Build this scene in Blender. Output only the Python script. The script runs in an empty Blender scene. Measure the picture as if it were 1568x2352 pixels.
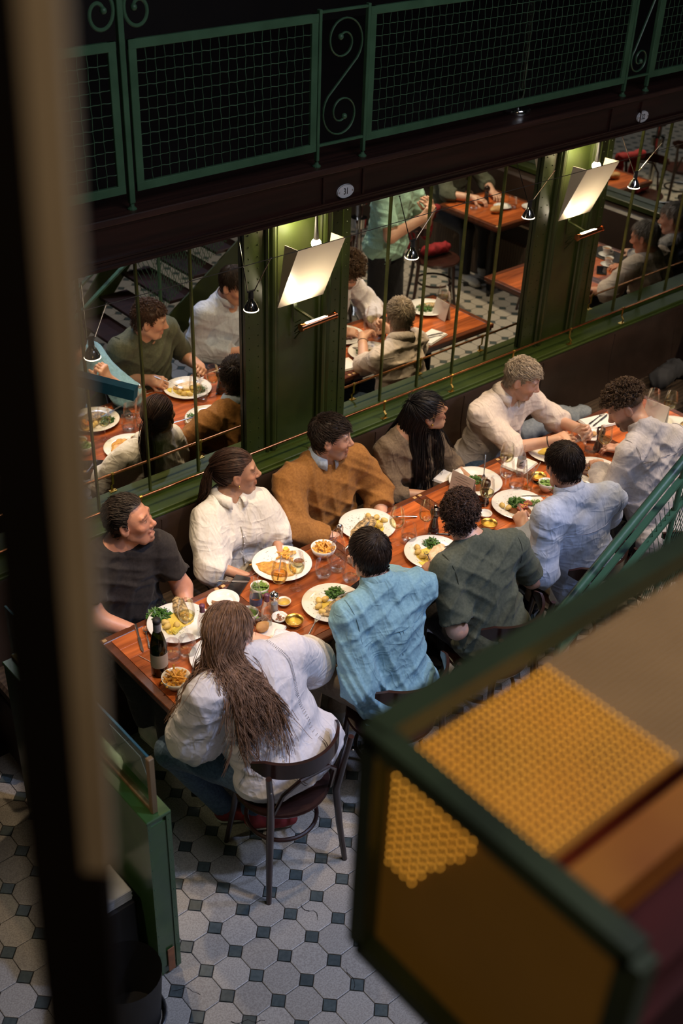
import bpy, bmesh, math, random
import numpy as np
from mathutils import Vector, Matrix
random.seed(4); np.random.seed(4)
scene = bpy.context.scene
COL = scene.collection
# ---------------------------------------------------------------- camera
cd = bpy.data.cameras.new('camera'); cam = bpy.data.objects.new('camera', cd); COL.objects.link(cam); scene.camera = cam
F_PX = 2672.9; YAW, PITCH, ROLL = .7278, .5948, .0407
cd.sensor_fit = 'VERTICAL'; cd.sensor_height = 36; cd.sensor_width = 24; cd.lens = F_PX / 2352 * 36
_f = Vector((math.sin(YAW)*math.cos(PITCH), math.cos(YAW)*math.cos(PITCH), -math.sin(PITCH)))
_r = Vector((math.cos(YAW), -math.sin(YAW), 0)); _u = _r.cross(_f)
_r2 = _r*math.cos(ROLL) + _u*math.sin(ROLL); _u2 = -_r*math.sin(ROLL) + _u*math.cos(ROLL)
cam.matrix_world = Matrix(((_r2.x, _u2.x, -_f.x, -1.8678), (_r2.y, _u2.y, -_f.y, -4.3491), (_r2.z, _u2.z, -_f.z, 4.2213), (0, 0, 0, 1)))
cd.clip_start = .05; cd.dof.use_dof = True; cd.dof.focus_distance = 5.45; cd.dof.aperture_fstop = 2.5
# ---------------------------------------------------------------- world, exposure
w = bpy.data.worlds.new('dim_room_air'); scene.world = w; w.use_nodes = True
w.node_tree.nodes['Background'].inputs[0].default_value = (.70, .66, .62, 1); w.node_tree.nodes['Background'].inputs[1].default_value = .022
vs = scene.view_settings; vs.view_transform = 'Standard'; vs.look = 'None'; vs.gamma = 1; vs.use_curve_mapping = False; vs.exposure = 0.0
scene.cycles.transparent_max_bounces = 24; scene.cycles.caustics_reflective = False; scene.cycles.caustics_refractive = False
# ---------------------------------------------------------------- lights
def aim(o, tgt): o.rotation_euler = (Vector(tgt) - o.location).to_track_quat('-Z', 'Y').to_euler()
def spot(name, loc, tgt, power, color, size=60, blend=.5, rad=.03):
    l = bpy.data.lights.new(name, 'SPOT'); l.energy = power; l.color = color; l.spot_size = math.radians(size); l.spot_blend = blend; l.shadow_soft_size = rad
    o = bpy.data.objects.new(name, l); COL.objects.link(o); o.location = loc; aim(o, tgt); return o
def area(name, loc, tgt, power, color, sx, sy):
    l = bpy.data.lights.new(name, 'AREA'); l.energy = power; l.color = color; l.shape = 'RECTANGLE'; l.size = sx; l.size_y = sy
    o = bpy.data.objects.new(name, l); COL.objects.link(o); o.location = loc; aim(o, tgt); return o
WARM = (1, .72, .42); COOL = (.46, .60, 1.0)
# warm ceiling spots of the hall over the long table
for x, y, tx, ty, p in ((.7, -1.9, .35, -.9, 275), (1.9, -1.8, 1.1, -.9, 275), (3.1, -1.8, 1.9, -.9, 275), (4.2, -1.8, 2.7, -.9, 275), (5.4, -1.8, 3.6, -.9, 250)):
    spot('ceiling_spot_warm', (x, y, 4.9), (tx, ty, .8), p, WARM, 34, .9, .05)
# cool daylight from the glazed roof at the near side
spot('roof_daylight', (2.2, -4.6, 6.2), (.5, -2.1, 0), 520, COOL, 36, .35, .14)
spot('roof_daylight', (4.6, -4.2, 6.0), (2.0, -1.5, .8), 420, COOL, 34, .4, .12)
area('hall_glow', (1.5, -4.6, 5.6), (1.5, -1.2, .8), 70, (.85, .88, 1.0), 3, 2)
spot('floor_warm_fill', (-2.2, -1.4, 4.2), (-.4, -2.7, 0), 110, (1, .78, .52), 56, .8, .1)  # added light to warm the left floor, no fixture behind it
gl = bpy.data.lights.new('post_fill', 'POINT'); gl.energy = 20; gl.color = (1, .80, .55); gl.shadow_soft_size = .12; glo = bpy.data.objects.new('post_fill', gl); COL.objects.link(glo); glo.location = (-2.5, -4.9, 4.9)  # unseen fill near the camera, added to light the post edge and lantern
spot('aisle_fill', (4.0, -.8, 4.7), (4.4, -2.1, .9), 300, (1, .84, .62), 60, .8, .06)  # unseen fill, added to brighten the mint shirt on its mirror side
spot('far_side_fill', (4.9, -3.0, 4.2), (4.9, -1.9, 0), 420, (1, .80, .55), 62, .8, .08)  # added fill that brightens the aisle floor and guest reflected in the mirror
# ---------------------------------------------------------------- helpers
PI = math.pi
def nv(v):
    v = np.asarray(v, float); return v / (np.linalg.norm(v) + 1e-12)
def link(o, parent=None):
    COL.objects.link(o)
    if parent is not None: o.parent = parent
    return o
def mesh_np(name, V, F, mat=None, parent=None, smooth=True, attr=None):
    V = np.asarray(V, np.float32).reshape(-1, 3)
    me = bpy.data.meshes.new(name)
    if isinstance(F, np.ndarray):
        n, k = F.shape
        me.vertices.add(len(V)); me.vertices.foreach_set('co', V.ravel())
        me.loops.add(n * k); me.loops.foreach_set('vertex_index', F.astype(np.int32).ravel())
        me.polygons.add(n); me.polygons.foreach_set('loop_start', np.arange(0, n * k, k, dtype=np.int32))
    else:
        me.from_pydata([tuple(map(float, v)) for v in V], [], F)
    me.update(calc_edges=True)
    if smooth: me.polygons.foreach_set('use_smooth', np.ones(len(me.polygons), bool))
    if attr is not None:
        a = me.color_attributes.new('tint', 'FLOAT_COLOR', 'POINT')
        c = np.ones((len(V), 4), np.float32); c[:, :3] = attr; a.data.foreach_set('color', c.ravel())
    if mat is not None: me.materials.append(mat)
    o = bpy.data.objects.new(name, me); return link(o, parent)
class MB:
    """collects simple shapes into one mesh"""
    def __init__(s): s.V = []; s.F = []; s.m = []
    def add(s, V, F, mi=0):
        b = len(s.V); s.V += [tuple(map(float, v)) for v in V]
        s.F += [tuple(int(i) + b for i in f) for f in F]; s.m += [mi] * len(F); return s
    def box(s, a, b, mi=0, R=None, o=(0, 0, 0)):
        x0, y0, z0 = a; x1, y1, z1 = b
        V = np.array([(x0,y0,z0),(x1,y0,z0),(x1,y1,z0),(x0,y1,z0),(x0,y0,z1),(x1,y0,z1),(x1,y1,z1),(x0,y1,z1)], float)
        if R is not None: V = V @ np.asarray(R).T
        V = V + np.asarray(o, float)
        return s.add(V, [(3,2,1,0),(4,5,6,7),(0,1,5,4),(1,2,6,5),(2,3,7,6),(3,0,4,7)], mi)
    def bbox(s, a, b, e=.004, mi=0):
        """box with chamfered edges"""
        a = np.asarray(a, float); b = np.asarray(b, float); e = min(e, .49 * float(min(b - a)))
        bm = bmesh.new(); bmesh.ops.create_cube(bm, size=1)
        for v in bm.verts: v.co = Vector([a[i] + (v.co[i] + .5) * (b[i] - a[i]) for i in range(3)])
        bmesh.ops.bevel(bm, geom=bm.edges[:], offset=e, segments=1, affect='EDGES')
        bm.verts.ensure_lookup_table()
        s.add([v.co[:] for v in bm.verts], [[v.index for v in f.verts] for f in bm.faces], mi); bm.free(); return s
    def bar(s, p, q, w, h, mi=0, up=(0, 0, 1)):
        p = np.asarray(p, float); q = np.asarray(q, float); d = nv(q - p)
        u = np.asarray(up, float)
        if abs(d @ u) > .98: u = np.array([0, 1., 0])
        a = nv(np.cross(d, u)); c = np.cross(a, d)
        V = [p + i * a * w / 2 + j * c * h / 2 for i, j in ((-1,-1),(1,-1),(1,1),(-1,1))] + [q + i * a * w / 2 + j * c * h / 2 for i, j in ((-1,-1),(1,-1),(1,1),(-1,1))]
        return s.add(V, [(3,2,1,0),(4,5,6,7),(0,1,5,4),(1,2,6,5),(2,3,7,6),(3,0,4,7)], mi)
    def tube(s, pts, r, n=8, mi=0, cap=True, flat=1.0, closed=False):
        pts = np.asarray(pts, float); m = len(pts)
        rs = np.full(m, r) if np.isscalar(r) else np.asarray(r, float)
        if closed: T = np.roll(pts, -1, 0) - np.roll(pts, 1, 0)
        else: T = np.gradient(pts, axis=0)
        T = T / (np.linalg.norm(T, axis=1, keepdims=True) + 1e-9)
        u = np.array([0, 0, 1.]) if abs(T[0][2]) < .9 else np.array([0, 1., 0])
        V = []
        for i in range(m):
            a = nv(np.cross(T[i], u)); b = np.cross(a, T[i]); u = b
            for k in range(n):
                t = 2 * PI * k / n; V.append(pts[i] + rs[i] * (math.cos(t) * a + flat * math.sin(t) * b))
        F = []
        for i in range(m if closed else m - 1):
            for k in range(n):
                k2 = (k + 1) % n; j = (i + 1) % m
                F.append((i*n+k, j*n+k, j*n+k2, i*n+k2))
        if cap and not closed: F += [tuple(range(n)), tuple(range(m*n-1, (m-1)*n-1, -1))]
        return s.add(V, F, mi)
    def lathe(s, prof, n=24, mi=0, c=(0, 0, 0), cap=False, R=None, squash=1.0):
        V = []; m = len(prof)
        for r, z in prof:
            for k in range(n):
                t = 2 * PI * k / n; V.append((r * math.cos(t), squash * r * math.sin(t), z))
        V = np.array(V)
        if R is not None: V = V @ np.asarray(R).T
        V = V + np.asarray(c, float)
        F = [(i*n+k, i*n+(k+1)%n, (i+1)*n+(k+1)%n, (i+1)*n+k) for i in range(m-1) for k in range(n)]
        if cap: F += [tuple(range(n-1, -1, -1)), tuple(range((m-1)*n, m*n))]
        return s.add(V, F, mi)
    def prism(s, poly, z0, z1, mi=0, bev=0.0):
        n = len(poly); c = np.mean(np.asarray(poly, float), axis=0)
        V = [(x, y, z0) for x, y in poly]
        if bev:
            V += [(x, y, z1 - bev) for x, y in poly] + [(c[0]+(x-c[0])*(1-bev*12), c[1]+(y-c[1])*(1-bev*12), z1) for x, y in poly]
            F = [(i, (i+1)%n, n+(i+1)%n, n+i) for i in range(n)] + [(n+i, n+(i+1)%n, 2*n+(i+1)%n, 2*n+i) for i in range(n)] + [tuple(range(2*n, 3*n))]
        else:
            V += [(x, y, z1) for x, y in poly]
            F = [(i, (i+1)%n, n+(i+1)%n, n+i) for i in range(n)] + [tuple(range(n, 2*n)), tuple(range(n-1, -1, -1))]
        return s.add(V, F, mi)
    def ball(s, c, r, n=10, mi=0, sc=(1, 1, 1), R=None):
        V = []; m = max(4, n // 2 + 1)
        for i in range(m + 1):
            a = PI * i / m
            for k in range(n):
                t = 2 * PI * k / n; V.append((math.sin(a)*math.cos(t)*sc[0]*r, math.sin(a)*math.sin(t)*sc[1]*r, -math.cos(a)*sc[2]*r))
        V = np.array(V)
        if R is not None: V = V @ np.asarray(R).T
        V = V + np.asarray(c, float)
        return s.add(V, [(i*n+k, i*n+(k+1)%n, (i+1)*n+(k+1)%n, (i+1)*n+k) for i in range(m) for k in range(n)], mi)
    def build(s, name, mats, parent=None, smooth=False, loc=None, rotz=None):
        me = bpy.data.meshes.new(name); me.from_pydata(s.V, [], s.F)
        if not isinstance(mats, (list, tuple)): mats = [mats]
        for m in mats: me.materials.append(m)
        if len(mats) > 1: me.polygons.foreach_set('material_index', s.m)
        if smooth:
            me.polygons.foreach_set('use_smooth', [True] * len(me.polygons))
            if smooth != 'all':
                try: me.set_sharp_from_angle(angle=math.radians(40))
                except Exception: pass
        me.update(); o = bpy.data.objects.new(name, me)
        if loc is not None: o.location = loc
        if rotz is not None: o.rotation_euler = (0, 0, rotz)
        return link(o, parent)
def rotz(a): c, s = math.cos(a), math.sin(a); return np.array([[c,-s,0],[s,c,0],[0,0,1.]])
def roty(a): c, s = math.cos(a), math.sin(a); return np.array([[c,0,s],[0,1,0],[-s,0,c.real]])
def rotx(a): c, s = math.cos(a), math.sin(a); return np.array([[1.,0,0],[0,c,-s],[0,s,c]])
def frame(z, x=(1, 0, 0)):
    z = nv(z); x = np.asarray(x, float); x = nv(x - z * (x @ z)); return np.column_stack([x, np.cross(z, x), z])
def thing(name, label, cat, loc=(0, 0, 0), rz=0, group=None):
    o = bpy.data.objects.new(name, None); o.empty_display_size = .1; COL.objects.link(o)
    o.location = loc; o.rotation_euler = (0, 0, rz); return tag(o, label, cat, group)
def tag(o, label, cat, group=None, kind=None):
    o['label'] = label; o['category'] = cat
    if group: o['group'] = group
    if kind: o['kind'] = kind
    return o
def struct(o):
    o['kind'] = 'structure'; return o
def dup(root, loc=None, rz=None, label=None):
    r = root.copy(); COL.objects.link(r)
    if loc is not None: r.location = loc
    if rz is not None: r.rotation_euler = (0, 0, rz)
    if label: r['label'] = label
    for ch in list(root.children):
        c = ch.copy(); COL.objects.link(c); c.parent = r
        for g in list(ch.children):
            d = g.copy(); COL.objects.link(d); d.parent = c
    return r
# ---------------------------------------------------------------- materials
def nodes_of(name):
    m = bpy.data.materials.new(name); m.use_nodes = True; nt = m.node_tree; nt.nodes.clear()
    out = nt.nodes.new('ShaderNodeOutputMaterial'); return m, nt, out
def inp(n, k, v):
    if k in n.inputs: n.inputs[k].default_value = v
def pm(name, c1, c2=None, scale=8., rough=.5, metal=0., bump=0., bscale=40., stretch=(1,1,1), coat=0., spec=.5, sub=0., tint=False, rnd=0., emis=None, estr=0., detail=3., contrast=(.35,.65), kind='noise', sheen=0., fold=0., fscale=9., trans=0.):
    m, nt, out = nodes_of(name); N = nt.nodes; L = nt.links
    b = N.new('ShaderNodeBsdfPrincipled'); L.new(b.outputs[0], out.inputs[0])
    tc = N.new('ShaderNodeTexCoord'); mp = N.new('ShaderNodeMapping'); L.new(tc.outputs['Object'], mp.inputs[0]); mp.inputs['Scale'].default_value = stretch
    oi = N.new('ShaderNodeObjectInfo')
    ad = N.new('ShaderNodeVectorMath'); ad.operation = 'MULTIPLY_ADD'
    L.new(oi.outputs['Random'], ad.inputs[0]); ad.inputs[1].default_value = (17, 31, 11); L.new(mp.outputs[0], ad.inputs[2])
    if c2 is None: c2 = tuple(x * .8 for x in c1)
    if kind == 'noise':
        t = N.new('ShaderNodeTexNoise'); t.inputs['Scale'].default_value = scale; t.inputs['Detail'].default_value = detail
        L.new(ad.outputs[0], t.inputs['Vector']); src = t.outputs[0]
    else:
        t = N.new('ShaderNodeTexWave'); t.wave_type = 'BANDS'; t.bands_direction = kind; t.inputs['Scale'].default_value = scale
        t.inputs['Distortion'].default_value = 3.; t.inputs['Detail'].default_value = detail; L.new(ad.outputs[0], t.inputs['Vector']); src = t.outputs[1]
    r = N.new('ShaderNodeValToRGB'); L.new(src, r.inputs[0])
    r.color_ramp.elements[0].position, r.color_ramp.elements[1].position = contrast
    r.color_ramp.elements[0].color = (*c1, 1); r.color_ramp.elements[1].color = (*c2, 1); col = r.outputs[0]
    if rnd:
        h = N.new('ShaderNodeHueSaturation'); mr = N.new('ShaderNodeMapRange'); L.new(oi.outputs['Random'], mr.inputs[0])
        mr.inputs[3].default_value = 1 - rnd; mr.inputs[4].default_value = 1 + rnd; L.new(mr.outputs[0], h.inputs['Value']); L.new(col, h.inputs['Color']); col = h.outputs[0]
    if tint:
        a = N.new('ShaderNodeAttribute'); a.attribute_name = 'tint'; mx = N.new('ShaderNodeMix'); mx.data_type = 'RGBA'; mx.blend_type = 'MULTIPLY'; mx.inputs[0].default_value = 1
        L.new(col, mx.inputs[6]); L.new(a.outputs['Color'], mx.inputs[7]); col = mx.outputs[2]
    L.new(col, b.inputs['Base Color'])
    inp(b, 'Roughness', rough); inp(b, 'Metallic', metal); inp(b, 'Coat Weight', coat); inp(b, 'Coat Roughness', .15); inp(b, 'Specular IOR Level', spec)
    inp(b, 'Sheen Weight', sheen); inp(b, 'Transmission Weight', trans)
    if sub: inp(b, 'Subsurface Weight', sub); inp(b, 'Subsurface Radius', (.012, .005, .003)); inp(b, 'Subsurface Scale', 1.)
    if emis: inp(b, 'Emission Color', (*emis, 1)); inp(b, 'Emission Strength', estr)
    if bump:
        t2 = N.new('ShaderNodeTexNoise'); t2.inputs['Scale'].default_value = bscale; t2.inputs['Detail'].default_value = 3; L.new(ad.outputs[0], t2.inputs['Vector'])
        bp = N.new('ShaderNodeBump'); bp.inputs['Strength'].default_value = 1; bp.inputs['Distance'].default_value = bump; L.new(t2.outputs[0], bp.inputs['Height']); L.new(bp.outputs[0], b.inputs['Normal'])
        if fold:
            # creases of worn cloth: ridged noise on warped, stretched coordinates
            prev = None
            for k, (sc, st_) in enumerate(((fscale, (1., 1., 2.6)), (fscale * 1.5, (2.4, 1., .8)))):
                m2 = N.new('ShaderNodeMapping'); m2.inputs['Scale'].default_value = st_; m2.inputs['Rotation'].default_value = (.5, .7 * (1 - 2 * k), .9 + k); L.new(ad.outputs[0], m2.inputs[0])
                t3 = N.new('ShaderNodeTexNoise'); t3.inputs['Scale'].default_value = sc; t3.inputs['Detail'].default_value = 1.2; t3.inputs['Distortion'].default_value = .7; L.new(m2.outputs[0], t3.inputs['Vector'])
                a1 = N.new('ShaderNodeMath'); a1.operation = 'SUBTRACT'; L.new(t3.outputs[0], a1.inputs[0]); a1.inputs[1].default_value = .5
                a2 = N.new('ShaderNodeMath'); a2.operation = 'ABSOLUTE'; L.new(a1.outputs[0], a2.inputs[0])
                a3 = N.new('ShaderNodeMath'); a3.operation = 'POWER'; L.new(a2.outputs[0], a3.inputs[0]); a3.inputs[1].default_value = .95
                if prev is None: prev = a3
                else: a4 = N.new('ShaderNodeMath'); a4.operation = 'ADD'; L.new(prev.outputs[0], a4.inputs[0]); L.new(a3.outputs[0], a4.inputs[1]); prev = a4
            b2 = N.new('ShaderNodeBump'); b2.invert = True; b2.inputs['Strength'].default_value = 1; b2.inputs['Distance'].default_value = fold; L.new(prev.outputs[0], b2.inputs['Height']); L.new(bp.outputs[0], b2.inputs['Normal']); L.new(b2.outputs[0], b.inputs['Normal'])
    return m
def glassm(name, tintc=(1, 1, 1), refl=.9, base=.04):
    m, nt, out = nodes_of(name); N = nt.nodes; L = nt.links
    tr = N.new('ShaderNodeBsdfTransparent'); gl = N.new('ShaderNodeBsdfGlossy'); gl.inputs['Roughness'].default_value = .03
    nz = N.new('ShaderNodeTexNoise'); nz.inputs['Scale'].default_value = 30.; tc = N.new('ShaderNodeTexCoord'); L.new(tc.outputs['Object'], nz.inputs['Vector'])
    rp = N.new('ShaderNodeValToRGB'); L.new(nz.outputs[0], rp.inputs[0]); rp.color_ramp.elements[0].color = (*[c * .97 for c in tintc], 1); rp.color_ramp.elements[1].color = (*tintc, 1)
    L.new(rp.outputs[0], tr.inputs[0]); gl.inputs[0].default_value = (refl, refl, refl, 1)
    lw = N.new('ShaderNodeLayerWeight'); lw.inputs['Blend'].default_value = .25
    mt = N.new('ShaderNodeMath'); mt.operation = 'MULTIPLY_ADD'; L.new(lw.outputs['Fresnel'], mt.inputs[0]); mt.inputs[1].default_value = .42; mt.inputs[2].default_value = base
    mx = N.new('ShaderNodeMixShader'); L.new(mt.outputs[0], mx.inputs[0]); L.new(tr.outputs[0], mx.inputs[1]); L.new(gl.outputs[0], mx.inputs[2]); L.new(mx.outputs[0], out.inputs[0])
    return m
def emitm(name, c, s, c2=None, scale=20.):
    m, nt, out = nodes_of(name); N = nt.nodes; L = nt.links
    e = N.new('ShaderNodeEmission'); e.inputs[1].default_value = s
    t = N.new('ShaderNodeTexNoise'); t.inputs['Scale'].default_value = scale; r = N.new('ShaderNodeValToRGB'); tc = N.new('ShaderNodeTexCoord'); L.new(tc.outputs['Object'], t.inputs['Vector'])
    L.new(t.outputs[0], r.inputs[0]); r.color_ramp.elements[0].color = (*c, 1); r.color_ramp.elements[1].color = (*(c2 or c), 1); L.new(r.outputs[0], e.inputs[0]); L.new(e.outputs[0], out.inputs[0]); return m
# ---------------------------------------------------------------- implicit surfaces (bodies, cloth, hair)
def s_caps(P, a, b, ra, rb):
    a = np.asarray(a, float); b = np.asarray(b, float); d = b - a
    t = np.clip(((P - a) @ d) / (d @ d + 1e-12), 0, 1)
    return np.linalg.norm(P - a - t[..., None] * d, axis=-1) - (ra + (rb - ra) * t)
def s_ell(P, c, R, rad):
    q = (P - np.asarray(c, float)) @ np.asarray(R, float); rad = np.asarray(rad, float)
    k0 = np.linalg.norm(q / rad, axis=-1); k1 = np.linalg.norm(q / (rad * rad), axis=-1) + 1e-9
    return k0 * (k0 - 1) / k1
class Sdf:
    def __init__(s): s.p = []; s.fine = []
    def caps(s, a, b, ra, rb=None, k=.02, cut=None):
        rb = ra if rb is None else rb; a = np.asarray(a, float); b = np.asarray(b, float); r = max(ra, rb)
        def f(P):
            d = s_caps(P, a, b, ra, rb)
            if cut is not None:
                for c0, n0 in cut: d = np.maximum(d, (P - c0) @ n0)
            return d
        s.p.append((f, np.minimum(a, b) - r, np.maximum(a, b) + r, k, 'u')); return s
    def ell(s, c, R, rad, k=.02, op='u'):
        c = np.asarray(c, float); e = np.abs(np.asarray(R, float)) @ np.asarray(rad, float)
        s.p.append((lambda P: s_ell(P, c, R, rad), c - e, c + e, k, op)); return s
    def sub_caps(s, a, b, ra, rb=None, k=.01):
        rb = ra if rb is None else rb; a = np.asarray(a, float); b = np.asarray(b, float); r = max(ra, rb)
        s.p.append((lambda P: s_caps(P, a, b, ra, rb), np.minimum(a, b) - r, np.maximum(a, b) + r, k, 's')); return s
    def plane(s, c, n, k=.004):
        c = np.asarray(c, float); n = nv(n)
        s.p.append((lambda P: (P - c) @ n, None, None, k, 'i')); return s
    def bounds(s):
        lo = np.min([p[1] for p in s.p if p[4] == 'u'], axis=0); hi = np.max([p[2] for p in s.p if p[4] == 'u'], axis=0)
        return lo, hi
    @staticmethod
    def comb(F, d, k, op):
        if op == 'u':
            h = np.maximum(k - np.abs(F - d), 0) / k; return np.minimum(F, d) - h * h * k * .25
        if op == 's': d = -d
        h = np.maximum(k - np.abs(F - d), 0) / k; return np.maximum(F, d) + h * h * k * .25
    def at(s, P):
        F = np.full(P.shape[:-1], 1.0)
        for f, lo, hi, k, op in s.p: F = s.comb(F, f(P), k, op)
        return F
    def grad(s, P, e=.003):
        g = np.stack([s.at(P + np.eye(3)[i] * e) - s.at(P - np.eye(3)[i] * e) for i in range(3)], -1)
        return g / (np.linalg.norm(g, axis=-1, keepdims=True) + 1e-9)
    def project(s, P, off=0.0, n=3):
        P = np.array(P, float)
        for _ in range(n): P -= s.grad(P) * (s.at(P) - off)[..., None]
        return P
    def mesh(s, step=.007, fine=(), fstep=.0036, disp=None, band=.05):
        lo, hi = s.bounds(); lo = lo - .03; hi = hi + .03
        ax = []
        for i in range(3):
            x = [lo[i]]
            while x[-1] < hi[i]:
                st = step
                for c, r in fine:
                    if abs(x[-1] + st * .5 - c[i]) < r: st = fstep; break
                x.append(x[-1] + st)
            ax.append(np.array(x))
        n = [len(a) for a in ax]
        F = np.full(n, band, np.float32)
        for f, l, h, k, op in s.p:
            if l is None: sl = [slice(0, m) for m in n]
            else:
                mg = k + step * 1.6
                sl = [slice(max(0, np.searchsorted(ax[i], l[i] - mg) - 1), min(n[i], np.searchsorted(ax[i], h[i] + mg) + 1)) for i in range(3)]
            sl = tuple(sl); B = F[sl]
            if B.size == 0: continue
            if op == 'u':
                G = np.stack(np.meshgrid(ax[0][sl[0]], ax[1][sl[1]], ax[2][sl[2]], indexing='ij'), -1)
                F[sl] = s.comb(B, f(G), k, op)
            else:
                idx = np.argwhere(B < k + .02)
                if len(idx) == 0: continue
                P = np.stack([ax[i][sl[i]][idx[:, i]] for i in range(3)], -1)
                B[tuple(idx.T)] = s.comb(B[tuple(idx.T)], f(P), k, op)
        if disp is not None:
            idx = np.argwhere(np.abs(F) < .03); P = np.stack([ax[i][idx[:, i]] for i in range(3)], -1)
            F[tuple(idx.T)] -= disp(P)
        F[0] = F[-1] = band; F[:, 0] = F[:, -1] = band; F[:, :, 0] = F[:, :, -1] = band
        return snets(F, ax)
def snets(F, ax):
    S = F < 0; C = None
    off = [(i, j, k) for i in (0, 1) for j in (0, 1) for k in (0, 1)]
    def sh(A, o): return A[o[0]:A.shape[0]-1+o[0], o[1]:A.shape[1]-1+o[1], o[2]:A.shape[2]-1+o[2]]
    C = np.zeros(sh(S, (0, 0, 0)).shape, np.uint8)
    for o in off: C += sh(S, o)
    act = (C > 0) & (C < 8); idx = np.argwhere(act)
    vid = np.full(act.shape, -1, np.int32); vid[act] = np.arange(len(idx))
    val = np.stack([F[idx[:, 0]+o[0], idx[:, 1]+o[1], idx[:, 2]+o[2]] for o in off], 1)
    acc = np.zeros((len(idx), 3)); cnt = np.zeros(len(idx))
    for a in range(8):
        for d, st in ((0, 4), (1, 2), (2, 1)):
            if a & st: continue
            b = a | st; va, vb = val[:, a], val[:, b]; m = (va < 0) != (vb < 0)
            t = np.where(m, va / np.where(m, va - vb, 1), 0)
            p = np.array(off[a], float)[None].repeat(len(idx), 0); p[:, d] += t
            acc[m] += p[m]; cnt[m] += 1
    loc = acc / cnt[:, None]
    V = np.stack([ax[i][idx[:, i]] + loc[:, i] * (ax[i][idx[:, i] + 1] - ax[i][idx[:, i]]) for i in range(3)], -1)
    Q = []
    for d in range(3):
        e1, e2 = [(1, 2), (2, 0), (0, 1)][d]
        sa = [slice(1, -1)] * 3; sb = [slice(1, -1)] * 3
        sa[d] = slice(0, -1); sb[d] = slice(1, None)
        A = S[tuple(sa)]; B = S[tuple(sb)]; cr = np.argwhere(A != B)
        if len(cr) == 0: continue
        g = cr.copy(); g[:, e1] += 1; g[:, e2] += 1
        def cell(u, v):
            c = g.copy(); c[:, e1] -= u; c[:, e2] -= v; return vid[c[:, 0], c[:, 1], c[:, 2]]
        q = np.stack([cell(1, 1), cell(0, 1), cell(0, 0), cell(1, 0)], 1)
        fl = ~A[tuple(cr.T)]; q[fl] = q[fl][:, ::-1]; Q.append(q)
    Q = np.concatenate(Q); Q = Q[(Q >= 0).all(1)]
    return V, Q
def wav(P, f, seed):
    """cheap smooth noise, about -1..1"""
    r = np.random.RandomState(seed); o = 0
    for _ in range(4):
        d = nv(r.randn(3)) * f * r.uniform(.6, 1.5); e = nv(r.randn(3)) * f * .7
        o = o + np.sin(P @ d + 1.7 * np.sin(P @ e + r.uniform(0, 6)) + r.uniform(0, 6))
    return o / 2.6
# ---------------------------------------------------------------- strands of hair
def strands(paths, r0, r1=None, sides=3):
    """paths (n,m,3) -> thin tapering tubes in one array mesh"""
    n, m, _ = paths.shape; r1 = r0 * .3 if r1 is None else r1
    T = np.gradient(paths, axis=1); T /= np.linalg.norm(T, axis=-1, keepdims=True) + 1e-9
    ref = np.random.RandomState(3).randn(n, 1, 3); A = np.cross(T, ref); A /= np.linalg.norm(A, axis=-1, keepdims=True) + 1e-9
    B = np.cross(T, A); rr = np.linspace(0, 1, m)[None, :, None]; R = r0 * (1 - rr ** 2) + r1 * rr ** 2
    V = np.stack([paths + R * (math.cos(2*PI*k/sides) * A + math.sin(2*PI*k/sides) * B) for k in range(sides)], 2)
    base = (np.arange(n) * m * sides)[:, None, None] + (np.arange(m - 1) * sides)[None, :, None] + np.arange(sides)[None, None, :]
    nx = (np.arange(n) * m * sides)[:, None, None] + (np.arange(m - 1) * sides)[None, :, None] + ((np.arange(sides) + 1) % sides)[None, None, :]
    Q = np.stack([base, nx, nx + sides, base + sides], -1).reshape(-1, 4)
    return V.reshape(-1, 3), Q
def join_np(parts):
    V = []; Q = []; b = 0
    for v, q in parts: V.append(v); Q.append(q + b); b += len(v)
    return np.concatenate(V), np.concatenate(Q)

def thin(o, ratio):
    """collapse decimation, baked into the mesh"""
    md = o.modifiers.new('d', 'DECIMATE'); md.ratio = ratio
    dg = bpy.context.evaluated_depsgraph_get(); me = bpy.data.meshes.new_from_object(o.evaluated_get(dg), preserve_all_data_layers=True, depsgraph=dg)
    o.modifiers.clear(); old = o.data; o.data = me; bpy.data.meshes.remove(old); me.polygons.foreach_set('use_smooth', np.ones(len(me.polygons), bool)); return o
# ---------------------------------------------------------------- materials
M = {}
def defm(n, *a, **k): M[n] = pm(n, *a, **k)
defm('tile_pale', (.46,.42,.37), (.33,.295,.26), scale=160, rough=.42, bump=.0006, bscale=60, rnd=.14, detail=2, contrast=(.4,.62))
defm('tile_slate', (.085,.105,.105), (.06,.078,.078), scale=60, rough=.4, bump=.0005, rnd=.2)
defm('grout', (.05,.045,.04), (.03,.027,.024), scale=30, rough=.9)
defm('crack', (.012,.01,.01), rough=.9)
defm('green_paint', (.042,.058,.011), (.030,.042,.008), scale=5, rough=.36, bump=.0008, bscale=25, coat=.12)
defm('rail_green', (.070,.16,.085), (.050,.12,.062), scale=9, rough=.42, bump=.0006, bscale=60)
defm('stair_green', (.080,.17,.085), (.02,.035,.028), scale=7, rough=.4, bump=.001, bscale=30, stretch=(1,1,1), contrast=(.56,.66))
defm('teal_paint', (.02,.12,.17), (.012,.07,.11), scale=9, rough=.4, bump=.0008)
defm('dark_wood', (.040,.014,.010), (.022,.009,.007), scale=6, rough=.33, stretch=(.3,4,4), coat=.25, bump=.0004)
defm('ledge_wood', (.060,.024,.018), (.030,.013,.011), scale=9, rough=.4, stretch=(.25,5,5), coat=.2, bump=.0005)
defm('gallery_dark', (.014,.009,.008), (.008,.006,.006), scale=3, rough=.7)
defm('wall_dark', (.02,.014,.011), (.012,.009,.008), scale=3, rough=.8)
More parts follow.
